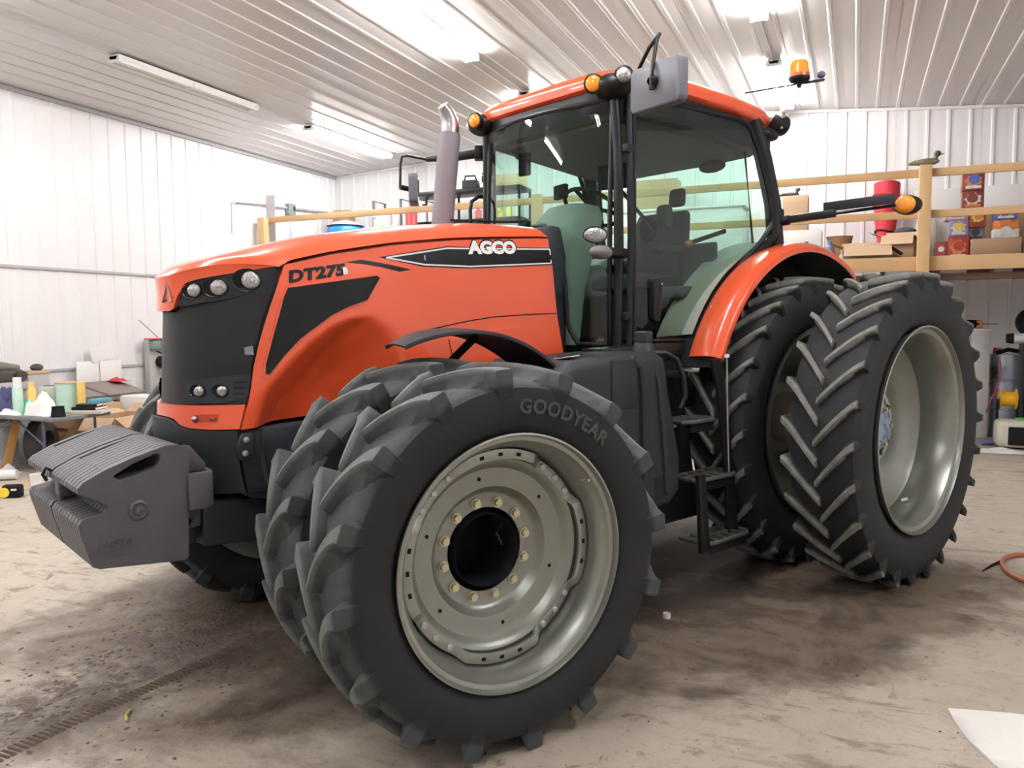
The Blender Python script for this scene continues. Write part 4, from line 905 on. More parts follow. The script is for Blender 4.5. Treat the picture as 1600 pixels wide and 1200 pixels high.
for sg in (-1, 1):
    rows = []
    for i in range(17):
        a = R(150-86*i/16); rows.append([(XR_+1.24*cos(a)*.985-.02, y if sg < 0 else my(y), .985+r*sin(a)) for r, y in ((1.255, -.765), (1.275, -.70), (1.275, -.52), (1.22, -.48), (1.20, -.48), (1.24, -.765))])
    MB().loft(rows).build('wheel_arch_trim', TRIMG, TR)
# rear window frame and glass
rw = [(3.06, YC-.70, 2.15), (2.93, YC-.68, 3.0), (2.93, YC+.68, 3.0), (3.06, YC+.70, 2.15)]
rf = MB().tube(rw, .018, 8, closed=True).build('rear_window_frame', BLACK, TR)
MB().hexa([rw[0], rw[3], (3.066, YC+.70, 2.15), (3.066, YC-.70, 2.15), rw[1], rw[2], (2.936, YC+.68, 3.0), (2.936, YC-.68, 3.0)]).build('rear_window', GLASS, rf)
MB().box((3.04, YC, 1.86), (.06, 1.36, .62)).build('cab_rear_panel', BLACK, TR, bev=.02)
MB().box((1.86, .42, 2.80), (.025, .10, .16), rz=.2).build('interior_mirror', MATBLACK, TR, bev=.01)
MB().tube([(1.80, .52, 2.92), (1.83, .46, 2.84)], .008, 6).build('interior_mirror_arm', MATBLACK, TR)
MB().ball((2.86, -.45, 2.78), (.05, .11, .045), 12, 8).build('interior_lamp', MATBLACK, TR)
MB().bar((2.72, -.66, 2.30), (2.50, -.55, 2.22), .03, .03).build('inner_grab_handle', MATBLACK, TR, bev=.008)
MB().ball((2.475, -.54, 2.21), .028).build('marker_reflector', mat('dull_amber', (.35, .12, .02), .4), TR)
# rear linkage
MB().prism([(3.55, .55), (4.25, .5), (4.3, .62), (3.6, 1.1), (3.4, 1.1)], 'y', YC-.22, YC+.22).build('rear_linkage', FRAME, TR, bev=.02)

# ------------------------------------------------------------------ timber storage loft along the back wall
PINE = mat('pine_timber', (.62, .40, .20), .6, nz=(3, .18), bump=(40, .15))
DARKW = mat('dark_timber', (.10, .05, .035), .7, nz=(4, .2))  # for joists and deck, the darkness under the loft is put into this colour
LY0, LZD = 11.7, 2.53
LOFT = thing('storage_loft', 'timber storage loft with post and rails running along the back wall', 'loft', (-3.2, LY0, 0))
def LB_(nm, c, d, mt=PINE): return MB().box((c[0]+3.2, c[1]-LY0, c[2]), d).build(nm, mt, LOFT, bev=.006)
for px in (.79, -9.97, -4.6, 4.2): LB_('post', (px, LY0+.07, 1.845 if px > -9 else 1.82), (.145, .14, 3.69 if px > -9 else 3.64))
for i, (xa, xb) in enumerate(((-10.04, -4.6), (-4.6, .79), (.79, 6.1))):
    xm, ln = (xa+xb)/2, xb-xa-.006
    LB_('top_rail', (xm, LY0+.165, 3.61), (ln, .045, .105)); LB_('middle_rail', (xm, LY0+.165, 3.078), (ln, .045, .10)); LB_('rim_beam', (xm, LY0+.165, 2.437), (ln, .045, .187)); LB_('carrying_beam', (xm, LY0+.29, 2.262), (ln, .09, .088), DARKW)
for k in range(27): LB_('floor_joist', (-10.0+k*.61, 13.07, 2.40), (.045, 2.34, .18), DARKW)
for k in range(14): LB_('deck_board', (-9.55+k*1.2, 13.05, 2.509), (1.194, 2.2, .025), DARKW)

# ------------------------------------------------------------------ boxes and goods on the loft
CARD = mat('brown_cardboard', (.47, .31, .185), .75, nz=(3, .08)); CARD2 = mat('pale_cardboard', (.55, .39, .25), .75, nz=(3, .08)); CARDIN = mat('cardboard_inside', (.30, .19, .11), .8)
TAPE = mat('parcel_tape', (.60, .47, .33), .35)
def carton(label, x, y, z, d, rz=0, mt=None, open_=False, grp=None, tape=True, name='cardboard_box'):
    t = thing(name, label, 'box', (x, y, z), rz, grp); mt = mt or CARD; sx, sy, sz = d
    if not open_:
        MB().box((0, 0, sz/2), d).build('body', mt, t, bev=.006)
        if tape: MB().box((0, 0, sz+.0008), (sx*.99, .05, .0016)).build('tape', TAPE, t)
    else:
        w_ = .006
        s = MB().box((0, 0, w_/2), (sx, sy, w_))
        for c, dd in (((0, -sy/2, sz/2), (sx, w_, sz)), ((0, sy/2, sz/2), (sx, w_, sz)), ((-sx/2, 0, sz/2), (w_, sy, sz)), ((sx/2, 0, sz/2), (w_, sy, sz))): s.box(c, dd)
        s.build('body', mt, t)
        fl = min(sx, sy)*.45
        for k, (a, b_, o) in enumerate((((-sx/2, -sy/2), (sx/2, -sy/2), (0, -1)), ((sx/2, sy/2), (-sx/2, sy/2), (0, 1)), ((-sx/2, sy/2), (-sx/2, -sy/2), (-1, 0)), ((sx/2, -sy/2), (sx/2, sy/2), (1, 0)))):
            dz = (-.75, .5, .35, -.6)[k]; ho = math.sqrt(1-dz*dz)
            p = [(a[0], a[1], sz), (b_[0], b_[1], sz), (b_[0]+o[0]*fl*ho, b_[1]+o[1]*fl*ho, sz+fl*dz), (a[0]+o[0]*fl*ho, a[1]+o[1]*fl*ho, sz+fl*dz)]
            MB().hexa([Vector(q) for q in p]+[Vector(q)+V3(0, 0, .006) for q in p]).build('flap', (CARD2 if k % 2 == 0 else mt), t)
    return t
D = LZD-.008
carton('open brown carton with flaps out on the loft floor left of the post', .12, 12.62, D, (.62, .42, .22), .05, open_=True)
carton('taller open carton with raised flap beside the loft post', .56, 13.12, D, (.42, .4, .40), -.15, open_=True, mt=CARD2)
carton('small pale carton standing on the white box behind the loft middle rail', -.87, 13.0, 3.055, (.36, .34, .52), 0, mt=CARD2)
carton('long low carton with faint print on the loft floor under the firework packs', 1.75, 12.95, D, (.60, .36, .29), .0, mt=CARD)
carton('large brown carton behind the firework packs at the right edge of the loft', 2.02, 13.55, D, (.74, .4, .74), .0, mt=CARD)
wb = carton('white box with small dark marks on the loft floor behind the fender', -.80, 13.0, D, (.62, .4, .53), 0, mt=WHITE, tape=False, name='white_box')
MB().box((.1, -.202, .34), (.06, .004, .03)).build('print_mark', MATBLACK, wb)
FWM = {}
def firework(label, x, y, z, d, cols, rz=0, seed=0):
    t = thing('firework_pack', label, 'box', (x, y, z), rz, 'printed packs on the loft'); sx, sy, sz = d
    def m_(c, k): 
        if c not in FWM: FWM[c] = mat('print_colour', c, .4, nz=(14, .5))
        return FWM[c]
    MB().box((0, 0, sz/2), d).build('carton', m_(cols[0], 0), t, bev=.004)
    rnd = random.Random(seed)
    yy = -sy/2-.001
    MB().prism([(sx*.42*cos(a)*(.75+.25*((i % 2))), sz*(.56+.36*sin(a)*(.75+.25*(i % 2)))) for i, a in enumerate([2*pi*k/14 for k in range(14)])], 'y', yy-.0015, yy+.002).build('printed_burst', m_(cols[1], 1), t)
    MB().lathe([(.0, sx*.26), (-.0025, sx*.26), (-.0025, 0)], 18, c=(sx*(-.05+.1*rnd.random()), yy-.001, sz*.62)).build('printed_roundel', m_(cols[2], 2), t)
    MB().box((0, yy-.002, sz*.2), (sx*.7, .004, sz*.16)).build('printed_band', m_(cols[3], 3), t)
    return t
RD, OR, YL, BL, WHc, DK, MR, PP, GR = (.42, .05, .04), (.75, .22, .05), (.85, .6, .12), (.08, .14, .5), (.8, .78, .76), (.05, .04, .05), (.22, .05, .04), (.30, .26, .42), (.16, .18, .2)
FW = [('dark red printed pack with a blue roundel, topmost of the tall stack', 1.465, 13.0, 3.490, (.27, .2, .25), (MR, OR, BL, WHc)),
 ('dark red printed pack directly under the topmost one', 1.468, 13.0, 3.235, (.265, .2, .25), (MR, WHc, MR, OR)),
 ('red and yellow printed pack just under the loft middle rail', 1.53, 12.98, 2.985, (.20, .2, .245), (RD, YL, OR, MR)),
 ('dark bluish printed pack behind the lavender one', 1.52, 13.02, 2.81, (.21, .2, .172), (GR, PP, DK, DK)),
 ('pale pink printed pack on top of the lavender pack', 1.27, 13.0, 3.095, (.29, .2, .14), ((.5, .36, .36), WHc, (.45, .2, .2), WHc)),
 ('lavender rounded print pack above the bright red pack', 1.30, 12.98, 2.865, (.24, .2, .225), (PP, WHc, YL, WHc)),
 ('bright red printed pack on the loft floor beside the long carton', 1.30, 12.95, D, (.26, .2, .335), (RD, OR, RD, WHc)),
 ('short red and white printed pack next to the loft post', 1.09, 12.95, D, (.15, .2, .28), (MR, RD, WHc, (.5, .4, .4))),
 ('red blue and yellow printed pack on top of the flat packs', 1.855, 12.9, 3.058, (.27, .2, .18), (BL, YL, RD, WHc)),
 ('orange flat pack under the red blue and yellow one', 1.865, 12.92, 2.937, (.29, .22, .117), (OR, OR, (.6, .2, .06), OR)),
 ('white flat pack lying on the long carton', 1.86, 12.9, D+.295, (.31, .22, .115), (WHc, WHc, (.7, .7, .72), WHc)),
 ('black pack at the right edge of the loft floor', 2.14, 12.75, D, (.16, .2, .22), (DK, DK, GR, (.4, .25, .3)))]
for i, (lb, x, y, z, d, c) in enumerate(FW): firework(lb, x, y, z, d, c, 0, i)
# red rolled cover leaning on the wall
REDC = mat('red_canvas', (.55, .03, .045), .7, nz=(8, .25), bump=(20, .5))
t = thing('rolled_cover', 'red rolled canvas cover leaning on the back wall above the cartons', 'cover', (.40, 13.88, 2.53))
MB().tube([(.02, -.12, .02), (.0, -.06, .4), (.0, .05, .82), (.01, .14, 1.30)], [.07, .12, .175, .19], 20).build('roll', REDC, t)
for zz, yy, r in ((1.12, .105, .188), (.98, .076, .184), (.55, -.02, .152)): MB().tube([(r*cos(2*pi*k/24), yy+r*sin(2*pi*k/24), zz+.02*sin(4*pi*k/24)) for k in range(24)], .012, 6, closed=True).build('strap', MATBLACK if zz < 1.1 else REDC, t)
# brown paper bag, bottles, dark bag, white sack
s = MB(); rows = []
for z, k in ((0, .9), (.1, 1), (.22, .95), (.34, .8), (.44, .9)): rows.append([(.2*k*cos(a)*(1+.12*sin(5*a+z*20)), .14*k*sin(a)*(1+.1*cos(4*a)), z) for a in [2*pi*i/20 for i in range(20)]])
o = MB().loft(rows).build('paper_bag', mat('brown_paper', (.33, .17, .08), .8, nz=(5, .2)), loc=(-.25, 13.1, D)); tag(o, 'crumpled brown paper bag on the loft floor left of the open cartons', 'bag')
t = thing('spray_bottle', 'slate grey bottle with blue label in front of the paper bag on the loft', 'bottle', (-.36, 12.28, D))
MB().lathe([(0, 0), (0, .07), (.18, .07), (.25, .03), (.30, .025), (.32, 0)], 16, axis=(0, 0, 1)).build('body', GR and mat('slate_plastic', (.14, .17, .22), .4), t); MB().lathe([(.16, .072), (.24, .04)], 16, axis=(0, 0, 1)).build('label_band', mat('blue_label', (.25, .33, .6), .4), t)
t = thing('white_bottle', 'small white bottle beside the slate grey bottle on the loft', 'bottle', (-.20, 12.45, D))
MB().lathe([(0, 0), (0, .035), (.11, .035), (.13, .015), (.16, .015), (.16, 0)], 14, axis=(0, 0, 1)).build('body', WHITE, t)
MB().lathe([(.15, .018), (.18, .018), (.18, 0)], 12, axis=(0, 0, 1)).build('cap', WHITE, t)
o = MB().ball((0, 0, .06), (.16, .1, .07), 16, 8).build('tool_bag', mat('dark_bag_cloth', (.06, .06, .065), .8), loc=(.66, 13.58, 2.975)); tag(o, 'dark cloth bag behind the raised carton flap', 'bag')
carton('plain carton standing behind the taller open carton, under the dark bag', .66, 13.58, D, (.36, .2, .45), 0)
s = MB(); rows = []
for i in range(9): 
    a = pi*i/8; rows.append([(.16*sin(a)*cos(b_)*(1+.1*sin(6*b_)), .12*sin(a)*sin(b_), .45-.45*cos(a)) for b_ in [2*pi*j/18 for j in range(18)]])
o = MB().grid(rows, cv=True).build('white_sack', mat('white_bag_film', (.75, .75, .75), .5), loc=(.97, 13.9, D)); tag(o, 'white plastic sack half hidden behind the loft post', 'sack')
for i, (x, d, lb) in enumerate(((1.14, .68, 'white foam board against the back wall just right of the loft post'), (1.98, .95, 'longer white foam board against the back wall at the right edge of the loft'))):
    tag(MB().box((x, 14.2, 2.53+.60), (d, .03, 1.2)).build('foam_board', WHITE, bev=.004), lb, 'board')
def duck(label, loc, rz, s_=1.0, mt=None):
    t = thing('duck_decoy', label, 'decoy', loc, rz); mt = mt or mat('olive_decoy', (.16, .14, .08), .7, nz=(12, .3))
    MB().ball((0, 0, .045*s_), (.15*s_, .065*s_, .05*s_), 14, 8).build('body', mt, t); MB().ball((.12*s_, 0, .14*s_), (.045*s_, .035*s_, .04*s_), 12, 8).build('head', mat('dark_green_decoy', (.05, .07, .05), .5), t)
    MB().tube([(.09*s_, 0, .06*s_), (.115*s_, 0, .13*s_)], [.035*s_, .025*s_], 8).build('neck', mt, t); MB().ball((.175*s_, 0, .133*s_), (.03*s_, .016*s_, .009*s_), 8, 6).build('bill', mat('decoy_bill', (.3, .24, .1), .5), t)
    MB().tube([(-.12*s_, 0, .05*s_), (-.21*s_, 0, .035*s_)], [.04*s_, .015*s_], 8).build('tail', mt, t)
duck('olive duck decoy lying on top of the loft post', (.80, LY0+.09, 3.69), -.1)
duck('small dark decoy standing on the pale carton on the loft', (-.94, 13.0, 3.577), .3, .8, mat('black_decoy', (.03, .03, .03), .6))
# ---- left part of the loft
GREYP = mat('grey_panel', (.47, .46, .47), .5)
o = MB().box((0, 0, .78), (.19, .02, 1.56)).build('steel_sheet', GREYP, loc=(-9.98, 12.0, 2.525)); o.rotation_euler = (0, 0, R(4)); tag(o, 'pale grey steel sheet standing on edge behind the left loft post', 'sheet')
t = thing('breaker_box', 'grey electrical box mounted on the left wall above the loft', 'electrical box', (-10.13, 12.72, 3.92)); MB().box((.035, 0, 0), (.09, .20, .22)).build('enclosure', mat('box_grey', (.22, .25, .25), .5), t, bev=.008)
MB().box((.083, .05, .02), (.012, .05, .08)).build('switch', PLASTIC, t, bev=.003); MB().tube([(.03, 0, -.11), (.03, 0, -.75)], .012, 8).build('conduit_stub', CONDM, t)
conduit('grey pipe bending along the left wall over the loft end', [(-10.1, 11.12, 3.3), (-10.1, 11.13, 3.80), (-10.1, 11.2, 3.87), (-10.1, 12.0, 3.925), (-10.1, 12.60, 3.94)], .022)
conduit('grey pipe along the left wall from the electrical box to the far corner', [(-10.1, 12.84, 3.955), (-10.1, 14.2, 4.03)], .022)
carton('tall brown carton in the far left corner of the loft', -9.58, 13.75, D, (.36, .3, 1.47), .2, mt=mat('red_brown_card', (.34, .20, .12), .8))
t = thing('covered_drum', 'dome of grey canvas over a bright blue tarp on the loft beyond the hood', 'tarp', (-8.93, 12.85, D+.10)); MB().box((0, 0, -.052), (.6, .6, .096)).build('base_block', DARKW, t)
MB().lathe([(0, 0), (0, .36), (.83, .36), (.90, .33), (.98, .22), (1.02, 0)], 28, axis=(0, 0, 1)).build('drum', mat('blue_tarp', (.03, .25, .72), .35, bump=(12, .4)), t)
MB().lathe([(.93, .352), (.95, .33), (1.0, .22), (1.045, .05), (1.05, 0)], 28, axis=(0, 0, 1)).build('canvas', mat('grey_canvas', (.30, .28, .28), .8), t)
o = MB().box((0, 0, .66), (.5, .025, 1.32)).build('grey_board', GREYP, loc=(-8.7, 13.75, D+.003), rot=(0, 0, R(20))); tag(o, 'grey board leaning at an angle beside the blue tarp', 'board')
t = thing('pail', 'white plastic pail with a yellow mark on the loft beyond the hood', 'pail', (-8.1, 12.85, D))
MB().lathe([(0, 0), (0, .16), (1.14, .18), (1.14, .19), (1.18, .19), (1.18, 0)], 24, axis=(0, 0, 1)).build('body', WHITE, t); MB().box((.06, -.175, .95), (.12, .03, .05)).build('label', mat('yellow_label', (.8, .65, .1), .4), t); MB().box((-.07, -.185, 1.12), (.07, .02, .012)).build('label', mat('blue_mark', (.1, .3, .6), .4), t)
t = thing('steel_cart', 'bare steel cart frame with tall hoops on the loft left of the mirror', 'cart', (-8.2, 13.4, D)); FRM = mat('grey_steel_tube', (.12, .12, .13), .5, metal=.5)
for x in (-.32, .28): MB().tube([(x, -.2, .05), (x, -.2, 1.52), (x, .2, 1.52), (x, .2, .05)], .026, 8).build('hoop', FRM, t)
for z in (.3, 1.0): MB().tube([(-.32, -.2, z), (.28, -.2, z)], .015, 8).build('crossbar', FRM, t)
MB().box((0, 0, .3), (.58, .38, .03)).build('tray', FRM, t, bev=.005)
tag(MB().lathe([(0, 0), (0, .045), (1.6, .045), (1.6, 0)], 16, axis=(0, 0, 1), c=(-7.75, 12.7, D)).build('white_pipe', WHITE), 'white upright pipe on the loft left of the exhaust', 'pipe')
t = thing('gas_cylinder', 'red gas cylinder on the loft beside the white upright pipe', 'cylinder', (-7.55, 12.95, D)); REDP = mat('red_enamel', (.55, .05, .06), .35)
MB().lathe([(0, 0), (0, .11), (1.22, .11), (1.30, .07), (1.32, .035), (1.36, .035), (1.36, 0)], 20, axis=(0, 0, 1)).build('shell', REDP, t); MB().box((0, 0, 1.38), (.1, .05, .05)).build('valve', STEEL, t, bev=.005)
t = thing('shelf_unit', 'black steel shelving unit loaded with goods on the loft behind the exhaust', 'shelf', (-6.6, 13.45, D))
for x in (-1.05, -.35, 1.1):
    for y in (-.25, .25): MB().box((x, y, .80), (.035, .035, 1.60)).build('upright', BLACK, t)
for z in (.35, 1.04, 1.58): MB().box((.02, 0, z), (2.2, .55, .05 if z < 1.5 else .07)).build('shelf_board', BLACK, t, bev=.004)
MB().tube([(-.98, -.25, 1.5), (-.45, -.25, 1.36)], .01, 6).build('brace', BLACK, t)
BOT = [(.25, .18, (.55, .12, .12)), (.42, .20, (.7, .68, .62)), (.55, .22, (.30, .12, .06)), (.68, .16, (.85, .62, .06)), (.84, .19, (.85, .7, .15)), (.98, .24, (.72, .66, .55)), (-.88, .26, (.78, .76, .74)), (-.72, .3, (.62, .62, .6)), (-.55, .24, (.2, .42, .36)), (.1, .2, (.8, .8, .78))]
BN = ['red', 'cream', 'dark brown', 'bright yellow', 'pale yellow', 'beige', 'white', 'light grey', 'green', 'plain white']
for i, (x, h, c) in enumerate(BOT):
    h *= 1.25
    t2 = thing('bottle', BN[i]+' bottle on the middle board of the black shelving unit', 'bottle', (-6.6+x, 13.30, D+1.066), 0, 'bottles on the black shelving')
    MB().lathe([(0, 0), (0, .055), (h*.65, .055), (h*.8, .025), (h, .025), (h, 0)], 14, axis=(0, 0, 1)).build('body', mat('bottle_'+BN[i].replace(' ', '_'), c, .4), t2); MB().lathe([(h*.9, .029), (h*1.06, .029), (h*1.06, 0)], 12, axis=(0, 0, 1)).build('cap', WHITE if i % 2 else MATBLACK, t2)
carton('pale small carton on top of the black shelving unit', -5.75, 13.45, D+1.617, (.5, .3, .22), .1, mt=CARD2)
carton('white carton on the middle board of the black shelving unit, above the bottles', -6.35, 13.5, D+1.23, (.3, .2, .24), 0, mt=WHITE) if False else None
t = thing('chainsaw', 'dark power tool lying on top of the black shelving unit', 'tool', (-6.55, 13.4, D+1.615), .2); MB().box((0, 0, .09), (.3, .2, .17)).build('motor', PLASTIC, t, bev=.03); MB().tube([(-.12, 0, .15), (-.1, 0, .26), (.08, 0, .26), (.12, 0, .15)], .016, 8).build('handle', MATBLACK, t); MB().box((.3, 0, .06), (.36, .02, .08)).build('blade', GALV, t, bev=.005)
t = thing('jug', 'white jug on top of the black shelving unit beside the power tool', 'jug', (-6.24, 13.3, D+1.615)); MB().lathe([(0, 0), (0, .07), (.16, .07), (.22, .03), (.25, .03), (.25, 0)], 16, axis=(0, 0, 1)).build('body', WHITE, t); MB().lathe([(.24, .035), (.27, .035), (.27, 0)], 12, axis=(0, 0, 1)).build('cap', DECALB, t)
carton('brown carton standing on the white tote, seen through the cab', -3.2, 13.75, 3.6, (.8, .4, .5), 0)
t = thing('tote', 'long white tote on the loft, seen through the cab glass', 'tote', (-2.85, 13.75, D)); MB().box((0, 0, .52), (2.3, .6, 1.04)).build('body', WHITE, t, bev=.03); MB().box((0, 0, 1.05), (2.36, .66, .04)).build('lid', WHITE, t, bev=.01)

# ------------------------------------------------------------------ left side: folding table and goods along the left wall
TX, TY, TZ = -8.82, 6.25, .70
t = thing('folding_table', 'dark folding table with thin legs at the left edge of the frame', 'table', (TX, TY, 0))
BLUEST = mat('blue_grey_steel', (.06, .075, .13), .45)
MB().box((0, 0, TZ-.02), (1.85, .74, .04)).build('tabletop', mat('worn_table_top', (.16, .16, .17), .5, nz=(5, .3)), t, bev=.008)
for x in (-.75, .0, .72):
    if x == 0: continue
    for y in (-.32, .32): MB().tube([(x, y, .0), (x, y, TZ-.04)], .015, 8).build('leg', BLUEST, t)
    MB().tube([(x, -.32, .1), (x, .32, .1)], .011, 6).build('stretcher', BLUEST, t); MB().tube([(x, -.3, .36), (x*.35, -.3, TZ-.045)], .010, 6).build('brace', BLUEST, t)
MB().tube([(-.1, -.33, 0), (-.1, -.33, TZ-.04)], .017, 8).build('leg', BLUEST, t)
MB().tube([(-.5, -.33, .25), (.2, -.33, TZ-.045)], .009, 6).build('brace', BLUEST, t)
def lathe_thing(nm, label, cat, loc, parts, grp=None):
    t = thing(nm, label, cat, loc, 0, grp)
    for pn, prof, mt in parts: MB().lathe(prof, 18, axis=(0, 0, 1)).build(pn, mt, t)
    return t
PALEG = mat('pale_green_label', (.50, .70, .60), .5, nz=(10, .2)); YELB = mat('amber_yellow_plastic', (.85, .58, .18), .4); GREENP = mat('green_plastic', (.02, .45, .16), .4); NAVY = mat('navy_cloth', (.045, .05, .12), .8)
lathe_thing('cleaner_bottle', 'pale green bottle with tall white cap at the left end of the folding table', 'bottle', (-8.62, 6.02, TZ), [('body', [(0, 0), (0, .055), (.28, .055), (.32, .04)], PALEG), ('cap', [(.31, .043), (.42, .043), (.42, 0)], WHITE)])
lathe_thing('oil_bottle', 'amber yellow bottle next to the white capped bottle on the table', 'bottle', (-8.585, 6.16, TZ), [('body', [(0, 0), (0, .05), (.26, .05), (.31, .03), (.33, .03), (.33, 0)], YELB), ('cap', [(.32, .033), (.36, .033), (.36, 0)], YELB)])
lathe_thing('coffee_can', 'large pale green canister on the table behind the white rag', 'canister', (-8.40, 6.46, TZ), [('body', [(0, 0), (0, .12), (.33, .12), (.33, 0)], PALEG), ('lid', [(.325, .125), (.345, .125), (.345, 0)], CARD2)])
lathe_thing('yellow_canister', 'slim yellow canister right of the large pale green one', 'canister', (-8.215, 6.5, TZ), [('body', [(0, 0), (0, .045), (.33, .045), (.33, 0)], YELB), ('lid', [(.325, .048), (.345, .048), (.345, 0)], YELB)])
carton('short grey green carton between the bottles on the table', -8.68, 6.46, TZ, (.2, .14, .28), .3, mt=mat('grey_green_card', (.5, .55, .46), .7), tape=False)
def cloth(nm, label, cat, loc, sx, sy, h, mt, seed, grp=None):
    rows = []; n = 22
    for i in range(n+1):
        row = []
        for j in range(n+1):
            u, v = i/n*2-1, j/n*2-1; r = math.sqrt(u*u+v*v); nz = mnoise.noise(Vector((u*1.7+seed, v*1.7, seed)))
            e = max(0, 1-r**2); k = 1+.25*mnoise.noise(Vector((seed, u, v))); nz *= min(1, .25/max(h, .01)) if h > .25 else 1
            row.append((u*sx*k, v*sy*k, .004+h*max(0, e**.8*(.6+.8*nz+.16*mnoise.noise(Vector((u*4, v*4, seed)))))))
        rows.append(row)
    bot = [[(x, y, .0) for x, y, z in r] for r in rows]
    o = MB().grid(rows+bot[::-1], cu=True).build(nm, mt, ang=80, loc=loc); return tag(o, label, cat, grp)
RAGM = mat('white_rag_cloth', (.85, .84, .82), .8, nz=(4, .05))
cloth('rag', 'pile of white rags in the middle of the folding table', 'rag', (-8.32, 6.07, TZ), .23, .12, .42, RAGM, 3.3)
cloth('rag', 'flat white rag hanging near the left end of the table', 'rag', (-8.70, 5.96, TZ), .20, .05, .08, RAGM, 8.1)
cloth('jacket', 'navy blue jacket heaped at the left end of the table', 'jacket', (-8.86, 6.08, TZ), .20, .16, .46, NAVY, 5.4)
o = MB().prism([(-.05, 0), (.03, .0), (.01, .17), (-.02, .17)], 'x', -.03, .03).build('green_scoop', GREENP, loc=(-8.47, 6.03, TZ)); tag(o, 'green plastic scoop beside the white rags on the table', 'scoop')
lathe_thing('black_cup', 'black cup standing at the right part of the folding table', 'cup', (-7.98, 6.02, TZ), [('body', [(0, 0), (0, .075), (.11, .06), (.11, .05), (.02, .05), (.02, 0)], MATBLACK), ('rim', [(.105, .064), (.115, .064), (.115, .052)], MATBLACK)])
def flat(nm, label, cat, x, y, z, d, rz, mt, grp=None, edge=None):
    t = thing(nm, label, cat, (x, y, z), rz, grp); MB().box((0, 0, d[2]/2), d).build('cover', mt, t, bev=.004)
    MB().box((.004, 0, d[2]/2), (d[0]-.002, d[1]-.012, d[2]*.6)).build('pages', WHITE, t); return t
flat('binder', 'beige binder lying at the right end of the folding table', 'binder', -7.98, 6.42, TZ, (.34, .28, .04), .5, mat('beige_board', (.5, .45, .38), .6))
flat('binder', 'black binder on top of the beige one on the folding table', 'binder', -8.02, 6.44, TZ+.04, (.28, .24, .035), .35, MATBLACK)
flat('binder', 'small black binder topmost of the stack on the folding table', 'binder', -8.03, 6.44, TZ+.075, (.22, .16, .03), .6, BLACK)
# wall bench with boards
WOODG = mat('grey_board_wood', (.23, .19, .17), .6, nz=(4, .2))
t = thing('work_bench', 'low bench along the left wall carrying grey boards and papers', 'bench', (-9.72, 7.8, 0))
MB().box((0, 0, .70), (.8, 1.6, .05)).build('benchtop', WOODG, t, bev=.006)
for x in (-.33, .33):
    for y in (-.74, .74): MB().box((x, y, .338), (.07, .07, .675)).build('leg', PINE, t)
def board(nm, label, loc, d, rot, mt, cat='board', grp=None):
    o = MB().box((0, 0, d[2]/2), d).build(nm, mt, loc=loc, rot=rot, bev=.004); return tag(o, label, cat, grp)
board('slanted_board', 'grey panel with white edge slanting over the bench, left of the pair', (-9.60, 7.50, .805), (.62, .42, .03), (0, R(14), .1), WOODG)
board('slanted_board', 'wider grey panel slanting over the bench, under the red rag', (-9.62, 8.10, .805), (.60, .66, .03), (0, R(14), .05), WOODG)
o = cloth('red_rag', 'red rag at the end of the slanted grey panel', 'rag', (-9.78, 8.34, .895), .14, .12, .07, REDC, 1.2)
carton('flat brown carton under the slanted panels on the bench front', -9.12, 7.28, .42, (.34, .85, .26), 0)
t = thing('crate_stand', 'low brown crate holding the flat carton in front of the bench', 'crate', (-9.12, 7.28, 0)); MB().box((0, 0, .21), (.34, .8, .418)).build('body', CARDIN, t, bev=.006); MB().box((.172, 0, .34), (.006, .78, .05)).build('slat', CARD, t)
o = MB().box((0, 0, .03), (.10, .30, .05)).build('teal_book', mat('teal_cover', (.10, .36, .45), .5), loc=(-9.14, 7.5, .684), rot=(0, 0, 0), bev=.004); tag(o, 'teal book lying on the flat brown carton', 'book')
cloth('paper_heap', 'open carton flap heap of white sheet beside the binder', 'paper', (-8.6, 7.15, .56), .30, .42, .14, RAGM, 6.6) if False else None
carton('open brown carton lying in front of the white appliance', -8.56, 7.32, .0, (.42, .76, .56), .2, open_=True, mt=CARD)
t = thing('white_appliance', 'white appliance panel standing before the grey cabinet on the left', 'appliance', (-9.02, 8.08, 0), .0); MB().box((0, 0, .37), (.5, .34, .74)).build('body', WHITE, t, bev=.03); MB().box((.252, 0, .55), (.006, .25, .2)).build('front_panel', WHITE, t, bev=.002)
t = thing('grey_cabinet', 'grey metal cabinet with a wooden top beside the white appliance', 'cabinet', (-9.5, 8.98, 0)); MB().box((0, 0, .32), (.7, .62, .64)).build('body', mat('cabinet_grey', (.30, .29, .28), .5, nz=(4, .1)), t, bev=.008); MB().box((0, 0, .66), (.76, .68, .04)).build('top_board', CARD2, t, bev=.006); MB().box((.352, 0, .36), (.006, .56, .02)).build('drawer_gap', MATBLACK, t)
tag(MB().tube([(-9.45, 8.75, .69), (-9.42, 8.95, .70), (-9.5, 9.2, .69)], .012, 8).build('rubber_hose', MATBLACK), 'short black hose lying on the wooden top of the grey cabinet', 'hose')
t = thing('control_panel', 'grey control panel post with dark gauges standing by the left wall', 'panel', (-9.96, 9.32, 0)); GP = mat('panel_grey', (.44, .44, .43), .5)
MB().box((-.08, 0, .75), (.12, .42, 1.5)).build('post_panel', GP, t, bev=.008)
MB().box((.05, -.16, 1.40), (.10, .16, .13)).build('screen_box', mat('grey_screen', (.20, .26, .26), .3), t, bev=.01); MB().box((.05, .06, 1.41), (.10, .15, .14)).build('wooden_box', CARD2, t, bev=.01); MB().box((.05, -.06, 1.49), (.12, .5, .02)).build('red_ledge', REDP, t, bev=.003)
